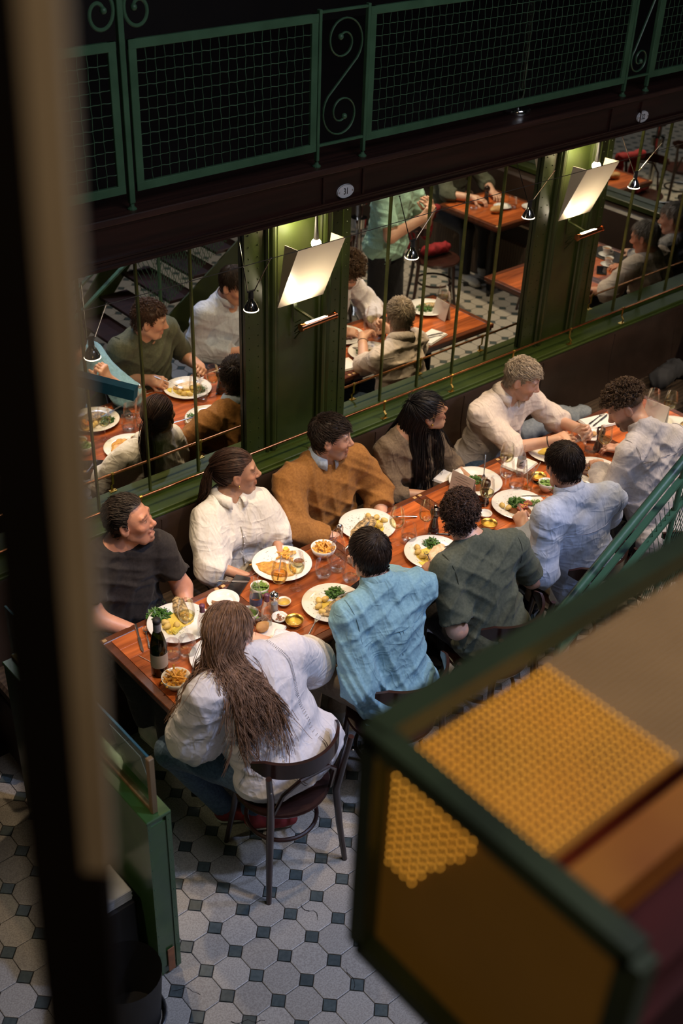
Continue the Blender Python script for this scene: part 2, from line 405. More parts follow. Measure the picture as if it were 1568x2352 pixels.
defm('leather', (.045,.027,.020), (.030,.018,.013), scale=5, rough=.38, bump=.0015, bscale=14)
defm('seat_cloth', (.075,.048,.030), (.045,.028,.018), scale=10, rough=.7, kind='Y', bump=.001)
defm('copper', (.80,.34,.15), (.62,.24,.10), scale=20, rough=.22, metal=1)
defm('brass', (.78,.52,.14), (.55,.34,.08), scale=25, rough=.28, metal=1)
defm('chrome', (.8,.8,.8), (.6,.6,.6), scale=15, rough=.12, metal=1)
defm('steel', (.62,.62,.63), (.5,.5,.52), scale=30, rough=.25, metal=1)
defm('enamel', (.75,.76,.80), (.68,.69,.73), scale=20, rough=.25)
defm('black_ink', (.01,.01,.015), rough=.5)
defm('reflector', (.72,.62,.48), (.66,.56,.43), scale=4, rough=.32, coat=.2)
defm('chair_wood', (.045,.016,.012), (.026,.010,.008), scale=12, rough=.28, coat=.4, stretch=(1,1,.3))
defm('table_edge', (.13,.036,.013), (.075,.021,.008), scale=9, rough=.3, coat=.35, stretch=(.4,3,3), bump=.0004)
defm('table_inlay', (.52,.135,.034), (.21,.045,.012), scale=9, rough=.28, coat=.4, stretch=(.35,3.6,3), rnd=.42, bump=.0004, contrast=(.3,.72))
defm('pale_inlay', (.62,.40,.18), (.5,.3,.12), scale=20, rough=.35)
defm('black_rubber', (.015,.013,.013), rough=.6)
defm('white_sneaker', (.55,.53,.48), (.42,.40,.36), scale=20, rough=.6, bump=.001)
defm('lace_grey', (.35,.34,.32), rough=.8)
defm('red_suede', (.30,.03,.03), (.22,.02,.02), scale=20, rough=.8)
defm('black_shoe', (.02,.018,.018), rough=.45)
defm('amber_glass', (.30,.14,.02), (.16,.07,.01), scale=9, rough=.4, emis=(1,.44,.05), estr=.06)
defm('lantern_green', (.060,.085,.035), (.035,.05,.022), scale=8, rough=.45)
defm('orange_board', (.72,.26,.03), (.50,.14,.015), scale=5, rough=.4)
defm('red_velvet', (.10,.008,.008), (.06,.005,.006), scale=6, rough=.8)
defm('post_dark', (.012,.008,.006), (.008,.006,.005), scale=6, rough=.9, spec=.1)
defm('post_lit_tan', (.55,.42,.28), (.42,.31,.20), scale=4, rough=.6)  # paler tone standing for the lit part of the post
defm('paper', (.72,.68,.64), (.66,.62,.58), scale=8, rough=.8)
defm('napkin', (.82,.80,.78), (.72,.70,.68), scale=18, rough=.9, bump=.002, bscale=25)
defm('brass_green', (.20,.22,.06), (.12,.14,.04), scale=12, rough=.3, metal=.6); defm('green_partition', (.05,.12,.03), (.035,.09,.03), scale=5, rough=.3, coat=.3, bump=.001, bscale=12); defm('oak_frame', (.30,.19,.09), (.18,.11,.05), scale=9, stretch=(3,3,.3)); defm('copper_worn', (.42,.16,.07), (.25,.10,.05), scale=20, rough=.6); defm('ribbed_brown', (.34,.20,.08), (.20,.11,.04), scale=6, rough=.5, emis=(1,.55,.20), estr=.085); defm('side_amber', (.16,.075,.012), (.10,.045,.008), scale=6, rough=.5, emis=(1,.42,.05), estr=.030)
M['amber_bead'] = emitm('amber_bead', (1, .47, .06), 3.6, (.95, .36, .03), 12)
M['bulb'] = emitm('bulb', (1, .86, .62), 14); M['lamp_face'] = emitm('lamp_face', (1, .84, .62), 5)
M['glass'] = glassm('glass', (1,1,1), 1., .035); M['green_glass'] = glassm('green_glass', (.25, .5, .48), .8, .08); M['pane'] = glassm('pane', (.80, .90, .84), .8, .06)
M['bottle_green'] = glassm('bottle_green', (.10, .12, .01), .8, .05)
M['wine'] = glassm('wine', (.985, .95, .70), .8, .06); M['aperol'] = glassm('aperol', (1.0, .78, .42), .6, .04); M['water'] = glassm('water', (.985, .99, .99), .9, .05)
def mirror_mat():
    m, nt, out = nodes_of('mirror'); g = nt.nodes.new('ShaderNodeBsdfGlossy'); g.inputs['Roughness'].default_value = .0
    t = nt.nodes.new('ShaderNodeTexNoise'); t.inputs['Scale'].default_value = 1.5; r = nt.nodes.new('ShaderNodeValToRGB'); nt.links.new(t.outputs[0], r.inputs[0])
    r.color_ramp.elements[0].color = (.86,.87,.80,1); r.color_ramp.elements[1].color = (.90,.90,.84,1); nt.links.new(r.outputs[0], g.inputs[0]); nt.links.new(g.outputs[0], out.inputs[0]); return m
M['mirror'] = mirror_mat()
# ---------------------------------------------------------------- floor
fb = MB(); fb.box((-4.5, -8, -.12), (9.5, .3, -.006)); floor = struct(fb.build('floor', M['grout']))
P_, X0, Y0 = .1452, -.0232, -1.4566
sd = .038; gp = .0016
def octa(bv=.0018):
    h = P_/2 - gp; c = sd; q = [(-h+c,-h),(h-c,-h),(h,-h+c),(h,h-c),(h-c,h),(-h+c,h),(-h,h-c),(-h,-h+c)]; return q
def sqr():
    c = sd - gp * 1.6; return [(0,-c),(c,0),(0,c),(-c,0)]
def tilemesh(nm, poly, mat):
    b = MB(); n = len(poly); V = [(x,y,-.006) for x,y in poly] + [(x,y,-.0012) for x,y in poly] + [(x*.965,y*.965,0) for x,y in poly]
    b.add(V, [(i,(i+1)%n,n+(i+1)%n,n+i) for i in range(n)] + [(n+i,n+(i+1)%n,2*n+(i+1)%n,2*n+i) for i in range(n)] + [tuple(range(2*n,3*n))]); o = b.build(nm, mat, floor); return o
def vis(x, y):
    """how large the tile shows: direct view first, mirror view second"""
    c = Vector((x, y, 0)) - cam.location; z = c.dot(_f)
    if z <= 0: return 9e9
    px, py = 784 + F_PX * c.dot(_r2) / z, 1176 - F_PX * c.dot(_u2) / z
    if -120 < px < 900 and 1250 < py < 2470: return z
    c = Vector((x, -y, 0)) - cam.location; z = c.dot(_f); px, py = 784 + F_PX * c.dot(_r2) / z, 1176 - F_PX * c.dot(_u2) / z
    if 150 < px < 1260 and 560 < py < 1180: return z + 1
    return 9e8
def tiles(nm, poly, mat, ox):
    cells = sorted([(vis(X0+(i+ox)*P_, Y0-(j+ox)*P_), X0+(i+ox)*P_, Y0-(j+ox)*P_) for i in range(-26, 60) for j in range(-8, 44)])
    first = tilemesh(nm, poly, mat); n = len(poly); far = MB()
    for k, (v, x, y) in enumerate(cells):
        if k < 300:
            o = first if k == 0 else first.copy()
            if k: COL.objects.link(o); o.parent = floor
            o.location = (x, y, random.uniform(-.0006, .0003)); o.rotation_euler = (random.gauss(0,.003), random.gauss(0,.003), random.gauss(0,.006))
        else: far.add([(x+a, y+b, -.006) for a, b in poly] + [(x+a*.99, y+b*.99, 0) for a, b in poly], [(i,(i+1)%n,n+(i+1)%n,n+i) for i in range(n)] + [tuple(range(n,2*n))])
    o = far.build(nm + '_field', mat, floor); o['kind'] = 'stuff'
tiles('octagonal_tile', octa(), M['tile_pale'], .5); tiles('small_square_tile', sqr(), M['tile_slate'], 0)
# real cracks: thin dark grooves filled with dirt, lying in the worn tiles
ck = MB(); rc = random.Random(7)
for n_ in range(46):
    x, y = rc.uniform(-.9, 1.4), rc.uniform(-3.3, -1.9); a = rc.uniform(0, 6.28); pts = [(x, y)]
    for k in range(rc.randint(4, 8)):
        a += rc.uniform(-.9, .9); x += .018 * math.cos(a); y += .018 * math.sin(a); pts.append((x, y))
    for k in range(len(pts) - 1):
        wd = rc.uniform(.0006, .0022); d = nv([pts[k+1][0]-pts[k][0], pts[k+1][1]-pts[k][1], 0]); n2 = np.array([-d[1], d[0], 0]) * wd
        p, q = np.array([*pts[k], .0007]), np.array([*pts[k+1], .0007]); ck.add([p-n2, q-n2*.6, q+n2*.6, p+n2], [(0,1,2,3)])
o = ck.build('floor_cracks', M['crack'], floor); o['kind'] = 'stuff'
# ---------------------------------------------------------------- walls and ceiling
def wallbox(name, a, b, m): o = MB().box(a, b).build(name, m); return struct(o)
wallbox('wall_behind_mirrors', (-4.5, .03, -.1), (9.5, .25, 2.3), M['wall_dark'])
wallbox('wall_left', (-4.6, -8, -.1), (-4.5, .25, 6.6), M['wall_dark'])
wallbox('wall_back', (-4.6, -8.1, -.1), (9.6, -8, 6.6), M['wall_dark'])
wallbox('ceiling', (-4.6, -8.1, 6.6), (9.6, 2.3, 6.7), M['wall_dark'])
wallbox('wall_gallery', (-4.6, 2.2, 2.3), (9.6, 2.3, 6.6), M['gallery_dark'])
wallbox('floor_gallery', (-4.5, -.02, 2.3), (9.5, 2.2, 2.525), M['gallery_dark'])
# ---------------------------------------------------------------- beam under the gallery
bm_ = MB()
bm_.box((-4.5, -.285, 2.315), (9.5, -.02, 2.505))
for z0, z1, y in ((2.315, 2.327, -.297), (2.338, 2.350, -.292), (2.356, 2.364, -.302), (2.488, 2.503, -.292)): bm_.box((-4.5, y, z0), (9.5, -.28, z1))
beam = struct(bm_.build('trim_1', M['dark_wood'])); beam['label'] = 'dark wood beam under the gallery railing'
lg = MB().bbox((-4.5, -.312, 2.504), (9.5, -.02, 2.534), .004).build('ledge', M['ledge_wood'], beam)
for xx in (-.45, 1.555, 1.80, 3.66, 3.93): MB().bbox((xx-.006, -.296, 2.36), (xx+.006, -.28, 2.49), .002).build('joint_strip', M['dark_wood'], beam)
def text_mesh(txt, size, mat, name, parent, loc, R, depth=.0006, align='CENTER', sx=1.):
    cu = bpy.data.curves.new(name, 'FONT'); cu.body = txt; cu.size = size; cu.align_x = align; cu.align_y = 'CENTER'; cu.extrude = depth; cu.resolution_u = 3
    t = bpy.data.objects.new(name, cu); COL.objects.link(t); me = bpy.data.meshes.new_from_object(t.evaluated_get(bpy.context.evaluated_depsgraph_get())); COL.objects.unlink(t); bpy.data.objects.remove(t)
    V = np.zeros(len(me.vertices) * 3); me.vertices.foreach_get('co', V); V = V.reshape(-1, 3) * [sx, 1, 1]
    V = V @ np.asarray(R).T + np.asarray(loc); me.vertices.foreach_set('co', V.ravel()); me.update(); me.materials.clear(); me.materials.append(mat)
    o = bpy.data.objects.new(name, me); return link(o, parent)
RW = np.column_stack([(1,0,0), (0,0,1), (0,-1,0)])   # text standing on a wall that faces -y
for x, n in ((1.69, '31'), (3.956, '32')):
    t = thing('number_plaque', ('small oval white enamel plaque reading 31 on the beam above the left lit pillar' if n == '31' else 'small oval white enamel plaque reading 32 on the beam at the right edge'), 'sign', (x, -.287, 2.398), group=None)
    b = MB(); b.lathe([(0, -.004), (.050, -.004), (.0535, 0), (.0535, .004), (.050, .0075), (0, .0085)], 32, R=RW, squash=.62); b.build('plate', M['enamel'], t, True)
    b = MB(); b.lathe([(.0505, .0078), (.0515, .0088), (.0525, .0078)], 32, R=RW, squash=.62); b.build('rim', M['black_ink'], t, True)
    for sx in (-1, 1):
        b = MB(); b.ball((sx*.041, -.009, 0), .0042, 8); b.build('screw', M['steel'], t, True)
    text_mesh(n, .044, M['black_ink'], 'numeral', t, (0, -.0095, 0), RW, sx=.72)
# ---------------------------------------------------------------- mirror bays, dividers, pillars
bays = [(-1.2, 1.285, [-.78, -.485, -.19, .105, .40, .697, .992]), (1.968, 3.445, [2.265, 2.56, 2.855, 3.15]), (4.095, 6.32, [4.411, 4.706, 5.0, 5.295, 5.59])]
k = 0
for x0, x1, rods in bays:
    k += 1; b = MB().box((x0, -.002, .93), (x1, .02, 2.31)); w_ = struct(b.build('window_%d' % k, M['mirror'])); w_['label'] = 'mirror panels set in the green wall'
    xs = [x0] + rods + [x1]
    for r_ in rods:
        b = MB(); b.bar((r_, -.006, .935), (r_, -.006, 2.312), .009, .010, up=(0, 1, 0)); b.build('divider_rod', M['brass_green'] if 'brass_green' in M else M['green_paint'], w_)
def pillar(x0, x1, k):
    b = MB(); wd = x1 - x0; c = (x0 + x1) / 2
    prof = [(0, .0), (0, .028), (.05, .028), (.05, .022), (.125, .022), (.125, .034), (.135, .042), (.147, .034), (.152, .030), (.160, .044), (.172, .048), (.184, .044), (.190, .030), (.198, .036), (.206, .030), (.206, .014)]
    half = prof; pts = half + [(wd - a, d) for a, d in reversed(half)]
    V = [(x0 + a, -d, z) for z in (.90, 2.315) for a, d in pts]; n = len(pts)
    b.add(V, [(i, i+1, n+i+1, n+i) for i in range(n-1)])
    b.box((x0, -.005, .9), (x1, .03, 2.315))
    o = struct(b.build('trim_%d' % k, M['green_paint'])); o['label'] = 'green moulded pillar between the mirrors'
    for sx in (x0 + .025, x0 + .085, x1 - .025, x1 - .085):
        r = MB()
        for i in range(22): r.ball((sx, -.023 if .05 < min(sx-x0, x1-sx) else -.029, .98 + i * .06), .0042, 6)
        r = r.build('rivets', M['green_paint'], o, True); r['kind'] = 'stuff'
    b = MB(); b.bbox((c - .02, -.085, 2.25), (c + .30, -.03, 2.315), .004); b.build('corbel', M['dark_wood'], o)
    return o
pillar(1.288, 1.966, 2); pillar(3.448, 4.092, 3); pillar(6.32, 6.42, 4)
# sill, copper foot rail of the mirror
b = MB(); b.bbox((-1.6, -.150, .895), (6.4, .02, .935), .004); b.bbox((-1.6, -.03, .930), (6.4, .01, .958), .004); b.bbox((-1.6, -.162, .902), (6.4, -.148, .918), .004)
defm('sill_green', (.060,.095,.016), (.042,.070,.012), scale=5, rough=.5, spec=.3, bump=.0006); o = struct(b.build('trim_5', M['sill_green'])); o['label'] = 'green sill board above the bench'
t = thing('rail', 'copper rail on brass brackets along the mirror sill', 'rail', (2.3, -.135, .935)); b = MB(); b.tube([(x, 0, .104) for x in (-3.6, -1, 1, 4.1)], .0068, 10); b.build('copper_tube', M['copper'], t, True)
br = None
for i in range(9):
    x = .02 + i * .54
    b = MB(); b.bar((0, .0, .100), (0, .0, .045), .012, .004, up=(0,1,0)); b.bar((0, 0, .047), (0, -.018, .03), .012, .004); b.bar((0, -.018, .032), (0, -.012, .003), .012, .004); b.bbox((-.02, -.018, 0), (.02, .006, .004), .001); b.tube([(-.007, 0, .104), (.007, 0, .104)], .0095, 10); b.ball((-.013, -.006, .005), .003, 6); b.ball((.013, -.006, .005), .003, 6)
    if br is None: br = b.build('bracket', M['brass'], t); br.location = (x - 2.3, 0, 0)
    else: c = br.copy(); COL.objects.link(c); c.parent = t; c.location = (x - 2.3, 0, 0)
# ---------------------------------------------------------------- bench
t = thing('bench', 'long brown leather banquette along the mirrored wall', 'bench', (2.3, -.35, 0))
b = MB(); pr_ = [(-.13, .90), (-.155, .905), (-.172, .88), (-.165, .70), (-.185, .52), (-.20, .44), (-.05, .44), (-.05, .9)]
BX0, BW = -2.67, 6.32/6; n = len(pr_); V = [(x, y + .35, z) for x in (BX0, 3.65) for y, z in pr_]; b.add(V, [(i, (i+1)%n, n+(i+1)%n, n+i) for i in range(n)] + [tuple(range(n-1,-1,-1)), tuple(range(n, 2*n))]); b.build('backrest', M['leather'], t, 'all' if False else True)
for i in range(9): b = MB(); b.tube([(BX0 + .3 + i*.72, .35 - .172, .89), (BX0 + .3 + i*.72, .35 - .166, .70), (BX0 + .3 + i*.72, .35 - .187, .5)], .003, 6); b.build('seam', M['leather'], t, True)
for i in range(6): b = MB(); b.bbox((BX0 + i*BW + .004, -.27, .385), (BX0 + (i+1)*BW - .004, .16, .455), .015); b.build('seat_cushion', M['seat_cloth'], t)
b = MB(); b.bbox((BX0, -.22, 0), (3.65, .2, .385), .005); b.build('base', M['dark_wood'], t)
# side wall of the alcove beyond, seen in the mirror
wallbox('wall_right', (6.44, -8, -.1), (6.6, .25, 6.6), M['wall_dark'])
b = MB(); b.bbox((6.32, -4.5, .90), (6.44, .0, .945), .004); o = struct(b.build('trim_6', M['green_paint'])); o['label'] = 'green sill board of the far side wall'
b = MB(); b.box((6.43, -4.4, .95), (6.437, -.05, 2.3)); o = struct(b.build('window_4', M['mirror'])); o['label'] = 'dark mirror on the far side wall'
t = thing('bench', 'dark leather banquette along the far side wall seen in the mirror', 'bench', (6.2, -2.2, 0)); b = MB(); b.bbox((.02, -2.2, .3), (.2, 1.6, .89), .02); b.build('backrest', M['leather'], t); b = MB(); b.bbox((-.35, -2.2, 0), (.05, 1.6, .45), .02); b.build('seat', M['seat_cloth'], t)
# ---------------------------------------------------------------- gallery railing
def scroll(cx, cz, r0, turns, a0, sgn, n=34):
    pts = []
    for i in range(n):
        u = i / (n - 1); r = r0 * (1 - .80 * u); a = a0 + sgn * turns * 2 * PI * u; pts.append((cx + r * math.cos(a), cz + r * math.sin(a)))
    return pts
gr = thing('gallery_railing', 'green iron gallery railing with wire mesh panels and scrolls', 'railing', (1.6, -.26, 2.534)); YR = 0.
def G(x, z): return (x - 1.6, YR, z - 2.534)
def wires(x0, x1, z0, z1, nm='wire_mesh'):
    b = MB(); px, pz = .0445, .0475; nx = int(round((x1-x0)/px)); nz = int(round((z1-z0)/pz)); px = (x1-x0)/nx; pz = (z1-z0)/nz
    for i in range(1, nx):
        x = x0 + i*px; pts = []
        for j in range(nz*4+1): z = z0 + j*pz/4; s_ = math.sin((j/4 + .0)*PI + i*PI) ; pts.append((x - 1.6 + .0005*math.sin(j*PI/2), .0022*math.cos(j/4*PI + i*PI), z - 2.534))
        b.tube(pts, .0017, 4, cap=False)
    for j in range(1, nz):
        z = z0 + j*pz; pts = []
        for i in range(nx*4+1): x = x0 + i*px/4; pts.append((x - 1.6, -.0022*math.cos(i/4*PI + j*PI), z - 2.534 + .0013*math.sin(i*PI/2)))
        b.tube(pts, .0019, 4, cap=False)
    o = b.build(nm, M['rail_green'], gr, 'all'); o['kind'] = 'stuff'
def panel(x0, x1, z0=2.605, z1=3.195, w_=.036):
    b = MB(); e = .002
    b.bbox(np.array(G(x0, z0)) - [0,.009,0], np.array(G(x1, z0 + w_)) + [0,.009,0], e); b.bbox(np.array(G(x0, z1 - w_)) - [0,.009,0], np.array(G(x1, z1)) + [0,.009,0], e)
    b.bbox(np.array(G(x0, z0)) - [0,.008,0], np.array(G(x0 + w_, z1)) + [0,.008,0], e); b.bbox(np.array(G(x1 - w_, z0)) - [0,.008,0], np.array(G(x1, z1)) + [0,.008,0], e); b.build('panel_frame', M['rail_green'], gr); wires(x0 + w_, x1 - w_, z0 + w_, z1 - w_)
panel(-.75, .525); panel(.578, 1.525); panel(1.825, 3.76); panel(3.99, 5.6)
def post(x, z1, w_=.022):
    b = MB(); b.bbox(np.array(G(x - w_/2, 2.56)) - [0,.011,0], np.array(G(x + w_/2, z1)) + [0,.011,0], .002); b.bbox(np.array(G(x - w_*.35, 2.534)) - [0,.007,0], np.array(G(x + w_*.35, 2.56)) + [0,.007,0], .002); b.lathe([(.02, 0), (.02, .004), (.011, .012), (.009, .02)], 12, c=G(x, 2.534)); b.build('post', M['rail_green'], gr)
post(.551, 3.9, .026)
for x in (1.535, 1.815, 3.77, 3.98): post(x, 3.21, .016)
for xa, xb in ((1.535, 1.815), (3.77, 3.98)):
    for z in (2.628, 3.198): b = MB(); b.bbox(np.array(G(xa, z)) - [0,.008,.006], np.array(G(xb, z)) + [0,.008,.006], .002); b.build('cross_bar', M['rail_green'], gr)
def sscroll(xa, xb):
    c = (xa + xb) / 2; r = (xb - xa) / 2 - .016; zu = 3.19 - r - .006; zl = 2.634 + r + .006
    up = [(c + r*(1-.78*u)*math.cos(a), zu + r*(1-.78*u)*math.sin(a)) for u in np.linspace(1, 0, 40) for a in [(-.25*PI) + (1-u)*0 - u*0 + u*3.0*PI]]
    lo = [(2*c - x, zu + zl - z) for x, z in up][::-1]
    P = np.array(up + lo); P3 = [G(x, z) for x, z in P]; b = MB(); b.tube(P3, .0075, 6, flat=.55); b.ball(P3[0], .014, 10); b.ball(P3[-1], .014, 10); b.build('scroll', M['rail_green'], gr, True)
sscroll(1.543, 1.807); sscroll(3.778, 3.972)
for sg in (-1, 1):
    c = .551 + sg * .085; pts = [(c + .072*(1-.72*u)*math.cos(a)*1.0, 3.30 + .085*(1-.72*u)*math.sin(a)) for u in np.linspace(1, 0, 36) for a in [(PI/2) + sg*(u*2.4*PI)]]
    x_, z_ = pts[-1]; pts += [(x_ - sg*.02, z_ + .03), (.551 + sg*.03, 3.5), (.551 + sg*.012, 3.62)]
    b = MB(); P3 = [G(x, z) for x, z in pts]; b.tube(P3, .0075, 6, flat=.6); b.ball(P3[0], .014, 10); b.build('scroll', M['rail_green'], gr, True)
# chrome pole behind the railing
t = thing('chrome_pole', 'chrome pole on a round base behind the gallery railing', 'pole', (3.0, -.165, 2.534)); b = MB(); b.lathe([(.024, .03), (.024, 2.2)], 20); b.build('shaft', M['chrome'], t, True)
b = MB(); b.lathe([(0, 0), (.068, 0), (.070, .004), (.070, .022), (.064, .030), (.03, .034), (.024, .036)], 28); b.build('base', M['chrome'], t, True)
# ---------------------------------------------------------------- spot lamps on cables
t0 = thing('lamp_cable', 'pair of thin black low voltage cables under the beam', 'cable', (1.5, -.43, 2.30))
for y in (-.12, .20): b = MB(); b.tube([(x, y, .004*math.sin(x*2)) for x in np.linspace(-3, 4.6, 24)], .0017, 6); b.build('cable', M['black_rubber'], t0, True)
sp = None; wh = ['behind the blurred post', 'left of the green pillar with the lit reflector', 'in front of the mirror under plaque 31', 'beside the second green pillar', 'right of the second green pillar']
for i, (x, z) in enumerate(((.215, 2.022), (1.029, 2.018), (2.022, 2.035), (2.879, 2.062), (3.789, 2.052))):
    lab = 'small silver cable spotlight hanging ' + wh[i]
    if sp is None:
        sp = thing('spotlight', lab, 'lamp', (x, -.43, z), group='cable spotlights under the beam')
        b = MB(); b.lathe([(.001,.062),(.012,.06),(.014,.045),(.020,.036),(.029,.018),(.033,.006),(.034,0),(.030,0)], 20); n0 = len(b.V)
        for k in range(18): a = 2*PI*k/18; b.bar((.018*math.cos(a), .018*math.sin(a), .042), (.0325*math.cos(a), .0325*math.sin(a), .010), .002, .002)
        b.build('reflector_cup', M['chrome'], sp, True); b = MB(); b.lathe([(0, .003), (.030, .003)], 18); b.lathe([(.0335, .0045), (.0352, .002), (.0335, -.0005)], 24); b.build('lens', M['lamp_face'], sp)  # outer ring glows too, imitating light leaking around the cup rim
        b = MB(); b.tube([(0,0,.058),(0,0,.092)], [.013,.011], 10); b.box((-.02,-.004,.088),(.02,.004,.094)); b.build('socket', M['black_rubber'], sp, True)
        for s1, tx_, ty_, tz_ in ((.018, .02, -.12, .284), (-.018, .088, .205, .236)): b = MB(); b.tube([(s1, 0, .088), (tx_, ty_, tz_)], .0024, 6); b.ball((tx_, ty_, tz_), .0045, 6); b.build('support_rod', M['chrome'], sp, True)
        o = sp
    else: o = dup(sp, (x, -.43, z), None, lab)
    s_ = spot('cable_spot', (x, -.43, z - .012), (x + .05, -.98, .75), 26, (1, .76, .48), 95, .8, .025)
# ---------------------------------------------------------------- wall lights on the pillars
def sconce(x, lab, k):
    t = thing('wall_light', lab, 'lamp', (x, -.03, 1.70))
    T = lambda a, y, z: (a - 1.578, y + .03, z - 1.70)
    b = MB(); q = [T(1.470,-.056,1.773), T(1.768,-.056,1.773), T(1.772,-.21,2.125), T(1.474,-.21,2.125), T(1.474,-.105,2.120), T(1.772,-.105,2.120)]
    b.add(q, [(0,1,2,3), (0,3,4), (1,5,2)]); o = b.build('reflector_sheet', M['reflector'], t); md = o.modifiers.new('s', 'SOLIDIFY'); md.thickness = .003
    b = MB(); b.tube([T(1.535,-.17,1.692), T(1.755,-.17,1.700)], .0175, 16); b.tube([T(1.528,-.17,1.692), T(1.536,-.17,1.692)], .021, 16); b.tube([T(1.752,-.17,1.700), T(1.760,-.17,1.700)], .021, 16); b.build('copper_tube', M['copper'], t, True)
    b = MB(); b.bar(T(1.56,-.172,1.7105), T(1.70,-.172,1.7125), .014, .004); b.build('lamp_slot', M['bulb'], t)
    b = MB(); b.bar(T(1.60,-.034,1.83), T(1.60,-.034,1.66), .022, .006, up=(0,1,0)); b.bar(T(1.60,-.03,1.735), T(1.63,-.16,1.70), .016, .010); b.tube([T(1.60,-.034,1.60), T(1.605,-.07,1.65), T(1.62,-.12,1.68)], .004, 6); b.tube([T(1.60,-.034,1.56), T(1.61,-.09,1.64), T(1.63,-.15,1.685)], .004, 6)
    for zz in (1.59, 1.61, 1.63, 1.65): b.tube([T(1.60,-.036,zz), T(1.612,-.07,zz+.028)], .0025, 5)
    b.build('bracket', M['green_paint'], t)
    b = MB(); b.ball(T(1.640,-.145,2.105), .026, 14); b.build('bulb', M['bulb'], t, True); b = MB(); b.tube([T(1.640,-.145,2.125), T(1.640,-.145,2.17), T(1.640,-.14,2.31)], [.014,.010,.003], 8); b.build('bulb_cord', M['black_rubber'], t, True)
    l = bpy.data.lights.new('bulb_light', 'POINT'); l.energy = 5.5; l.color = (1,.86,.58); l.shadow_soft_size = .02; lo = bpy.data.objects.new('bulb_light', l); link(lo, t); lo.location = T(1.56,-.10,2.20)
    spot('tube_light', (x + .04, -.20, 1.725), (x + .04, -.11, 1.92), 5.5, (1,.84,.6), 120, .6, .02); spot('tube_light_wall', (x + .04, -.10, 1.73), (x + .04, -.03, 1.9), .8, (1,.9,.6), 120, .6, .02)
    return t
sconce(1.578, 'wall light with folded pale reflector on the pillar under plaque 31', 0); sconce(3.725, 'wall light with folded pale reflector on the pillar near plaque 32', 1)
# ---------------------------------------------------------------- long table of six units
def table_unit(x, lab, y0=-1.255, y1=-.635, pitch=.657):
    t = thing('dining_table', lab, 'table', (x, (y0+y1)/2, 0), group=None); w2, d2, e = pitch/2 - .0012, (y1-y0)/2, .040
    b = MB()
    for s_ in (-1, 1): b.bbox((-w2, s_*d2 if s_ < 0 else d2-e, .718), (w2, -d2+e if s_ < 0 else d2, .750), .004)
    for s_ in (-1, 1): b.bbox((-w2 if s_ < 0 else w2-e, -d2+e, .718), (-w2+e if s_ < 0 else w2, d2-e, .750), .003)
    b.box((-w2+.01, -d2+.01, .700), (w2-.01, d2-.01, .722)); b.build('edge_frame', M['table_edge'], t)
    n = 7; p0 = -d2 + e; pw = (2*(d2-e))/n; base = None
    for i in range(n):
        b = MB(); b.bbox((-w2+e+.0005, -pw/2+.0003, .722), (w2-e-.0005, pw/2-.0003, .7493), .0006)
        o = b.build('inlay_plank', M['table_inlay'], t) if base is None else None
        if base is None: base = o
        else: o = base.copy(); COL.objects.link(o); o.parent = t
        o.location = (0, p0 + (i+.5)*pw, 0)
    for s_ in (-1, 1):
        b = MB(); b.bbox((s_*w2 - (.028 if s_ > 0 else -.008), d2-.03, .7502), (s_*w2 - (.008 if s_ > 0 else -.028), d2-.012, .7512), .0003); b.build('joint_tab', M['pale_inlay'], t)
    b = MB(); b.lathe([(.03,.70),(.026,.6),(.026,.10),(.045,.06)], 14); b.build('column', M['black_rubber'], t, True)
    for a in (0, PI/2, PI, 3*PI/2): b = MB(); b.bar((0,0,.06), (.22*math.cos(a+.78),.22*math.sin(a+.78),.018), .03, .03); b.build('foot', M['black_rubber'], t)
    return t
names_t = ['wooden dining table at the left end of the long row', 'second dining table from the left end of the row', 'third dining table from the left end, under the denim shirted man', 'fourth dining table from the left end, beside the olive shirted man', 'fifth dining table from the left end, before the blond man', 'dining table at the right end of the long row']
for i in range(6): table_unit(.3285 + i*.657, names_t[i])
table_unit(4.83, 'wooden table with coffee cups seen at right in the mirror', -1.275, -.60); table_unit(5.49, 'wooden table beside the coffee table, far right in the mirror', -1.275, -.60)
t = table_unit(5.72, 'wooden table with bread plates across the aisle seen in the mirror', -2.65, -1.94, .72)
# ---------------------------------------------------------------- partition with glass screen
t = thing('partition', 'low green painted partition with glass screen at the near table end', 'partition', (-.43, -1.3, 0))
b = MB(); b.bbox((-.047, -.50, .0), (.047, .60, .922), .003); b.box((-.035, -.507, .06), (.030, -.50, .89)); b.box((.030, -.512, .02), (.050, -.50, .92)); b.box((-.050, -.512, .02), (-.036, -.50, .92)); b.bbox((-.053, -.512, .915), (.053, .60, .930), .003); b.build('panel', M['green_partition'] if 'green_partition' in M else M['rail_green'], t)
b = MB(); b.bbox((-.012, -.49, .93), (.012, -.468, 1.205), .003); b.bbox((-.010, -.47, .93), (.010, .60, .945), .002); b.build('wood_frame', M['oak_frame'] if 'oak_frame' in M else M['brass'], t)
b = MB(); b.box((-.004, -.47, .945), (.004, .60, 1.200)); b.build('glass_pane', M['pane'], t); b = MB(); b.box((-.0042, -.47, 1.1995), (.0042, .60, 1.2035)); b.build('glass_edge', M['teal_paint'], t)
b = MB(); b.bbox((-.010, -.5145, .02), (.022, -.511, .16), .002); b.build('worn_patch', M['copper_worn'] if 'copper_worn' in M else M['post_lit_tan'], t)
b = MB()
for i in range(16):
    for sx in (-.043, .040): b.ball((sx, -.512, .05 + i*.056), .0025, 6)
o = b.build('rivets', M['rail_green'], t, True); o['kind'] = 'stuff'
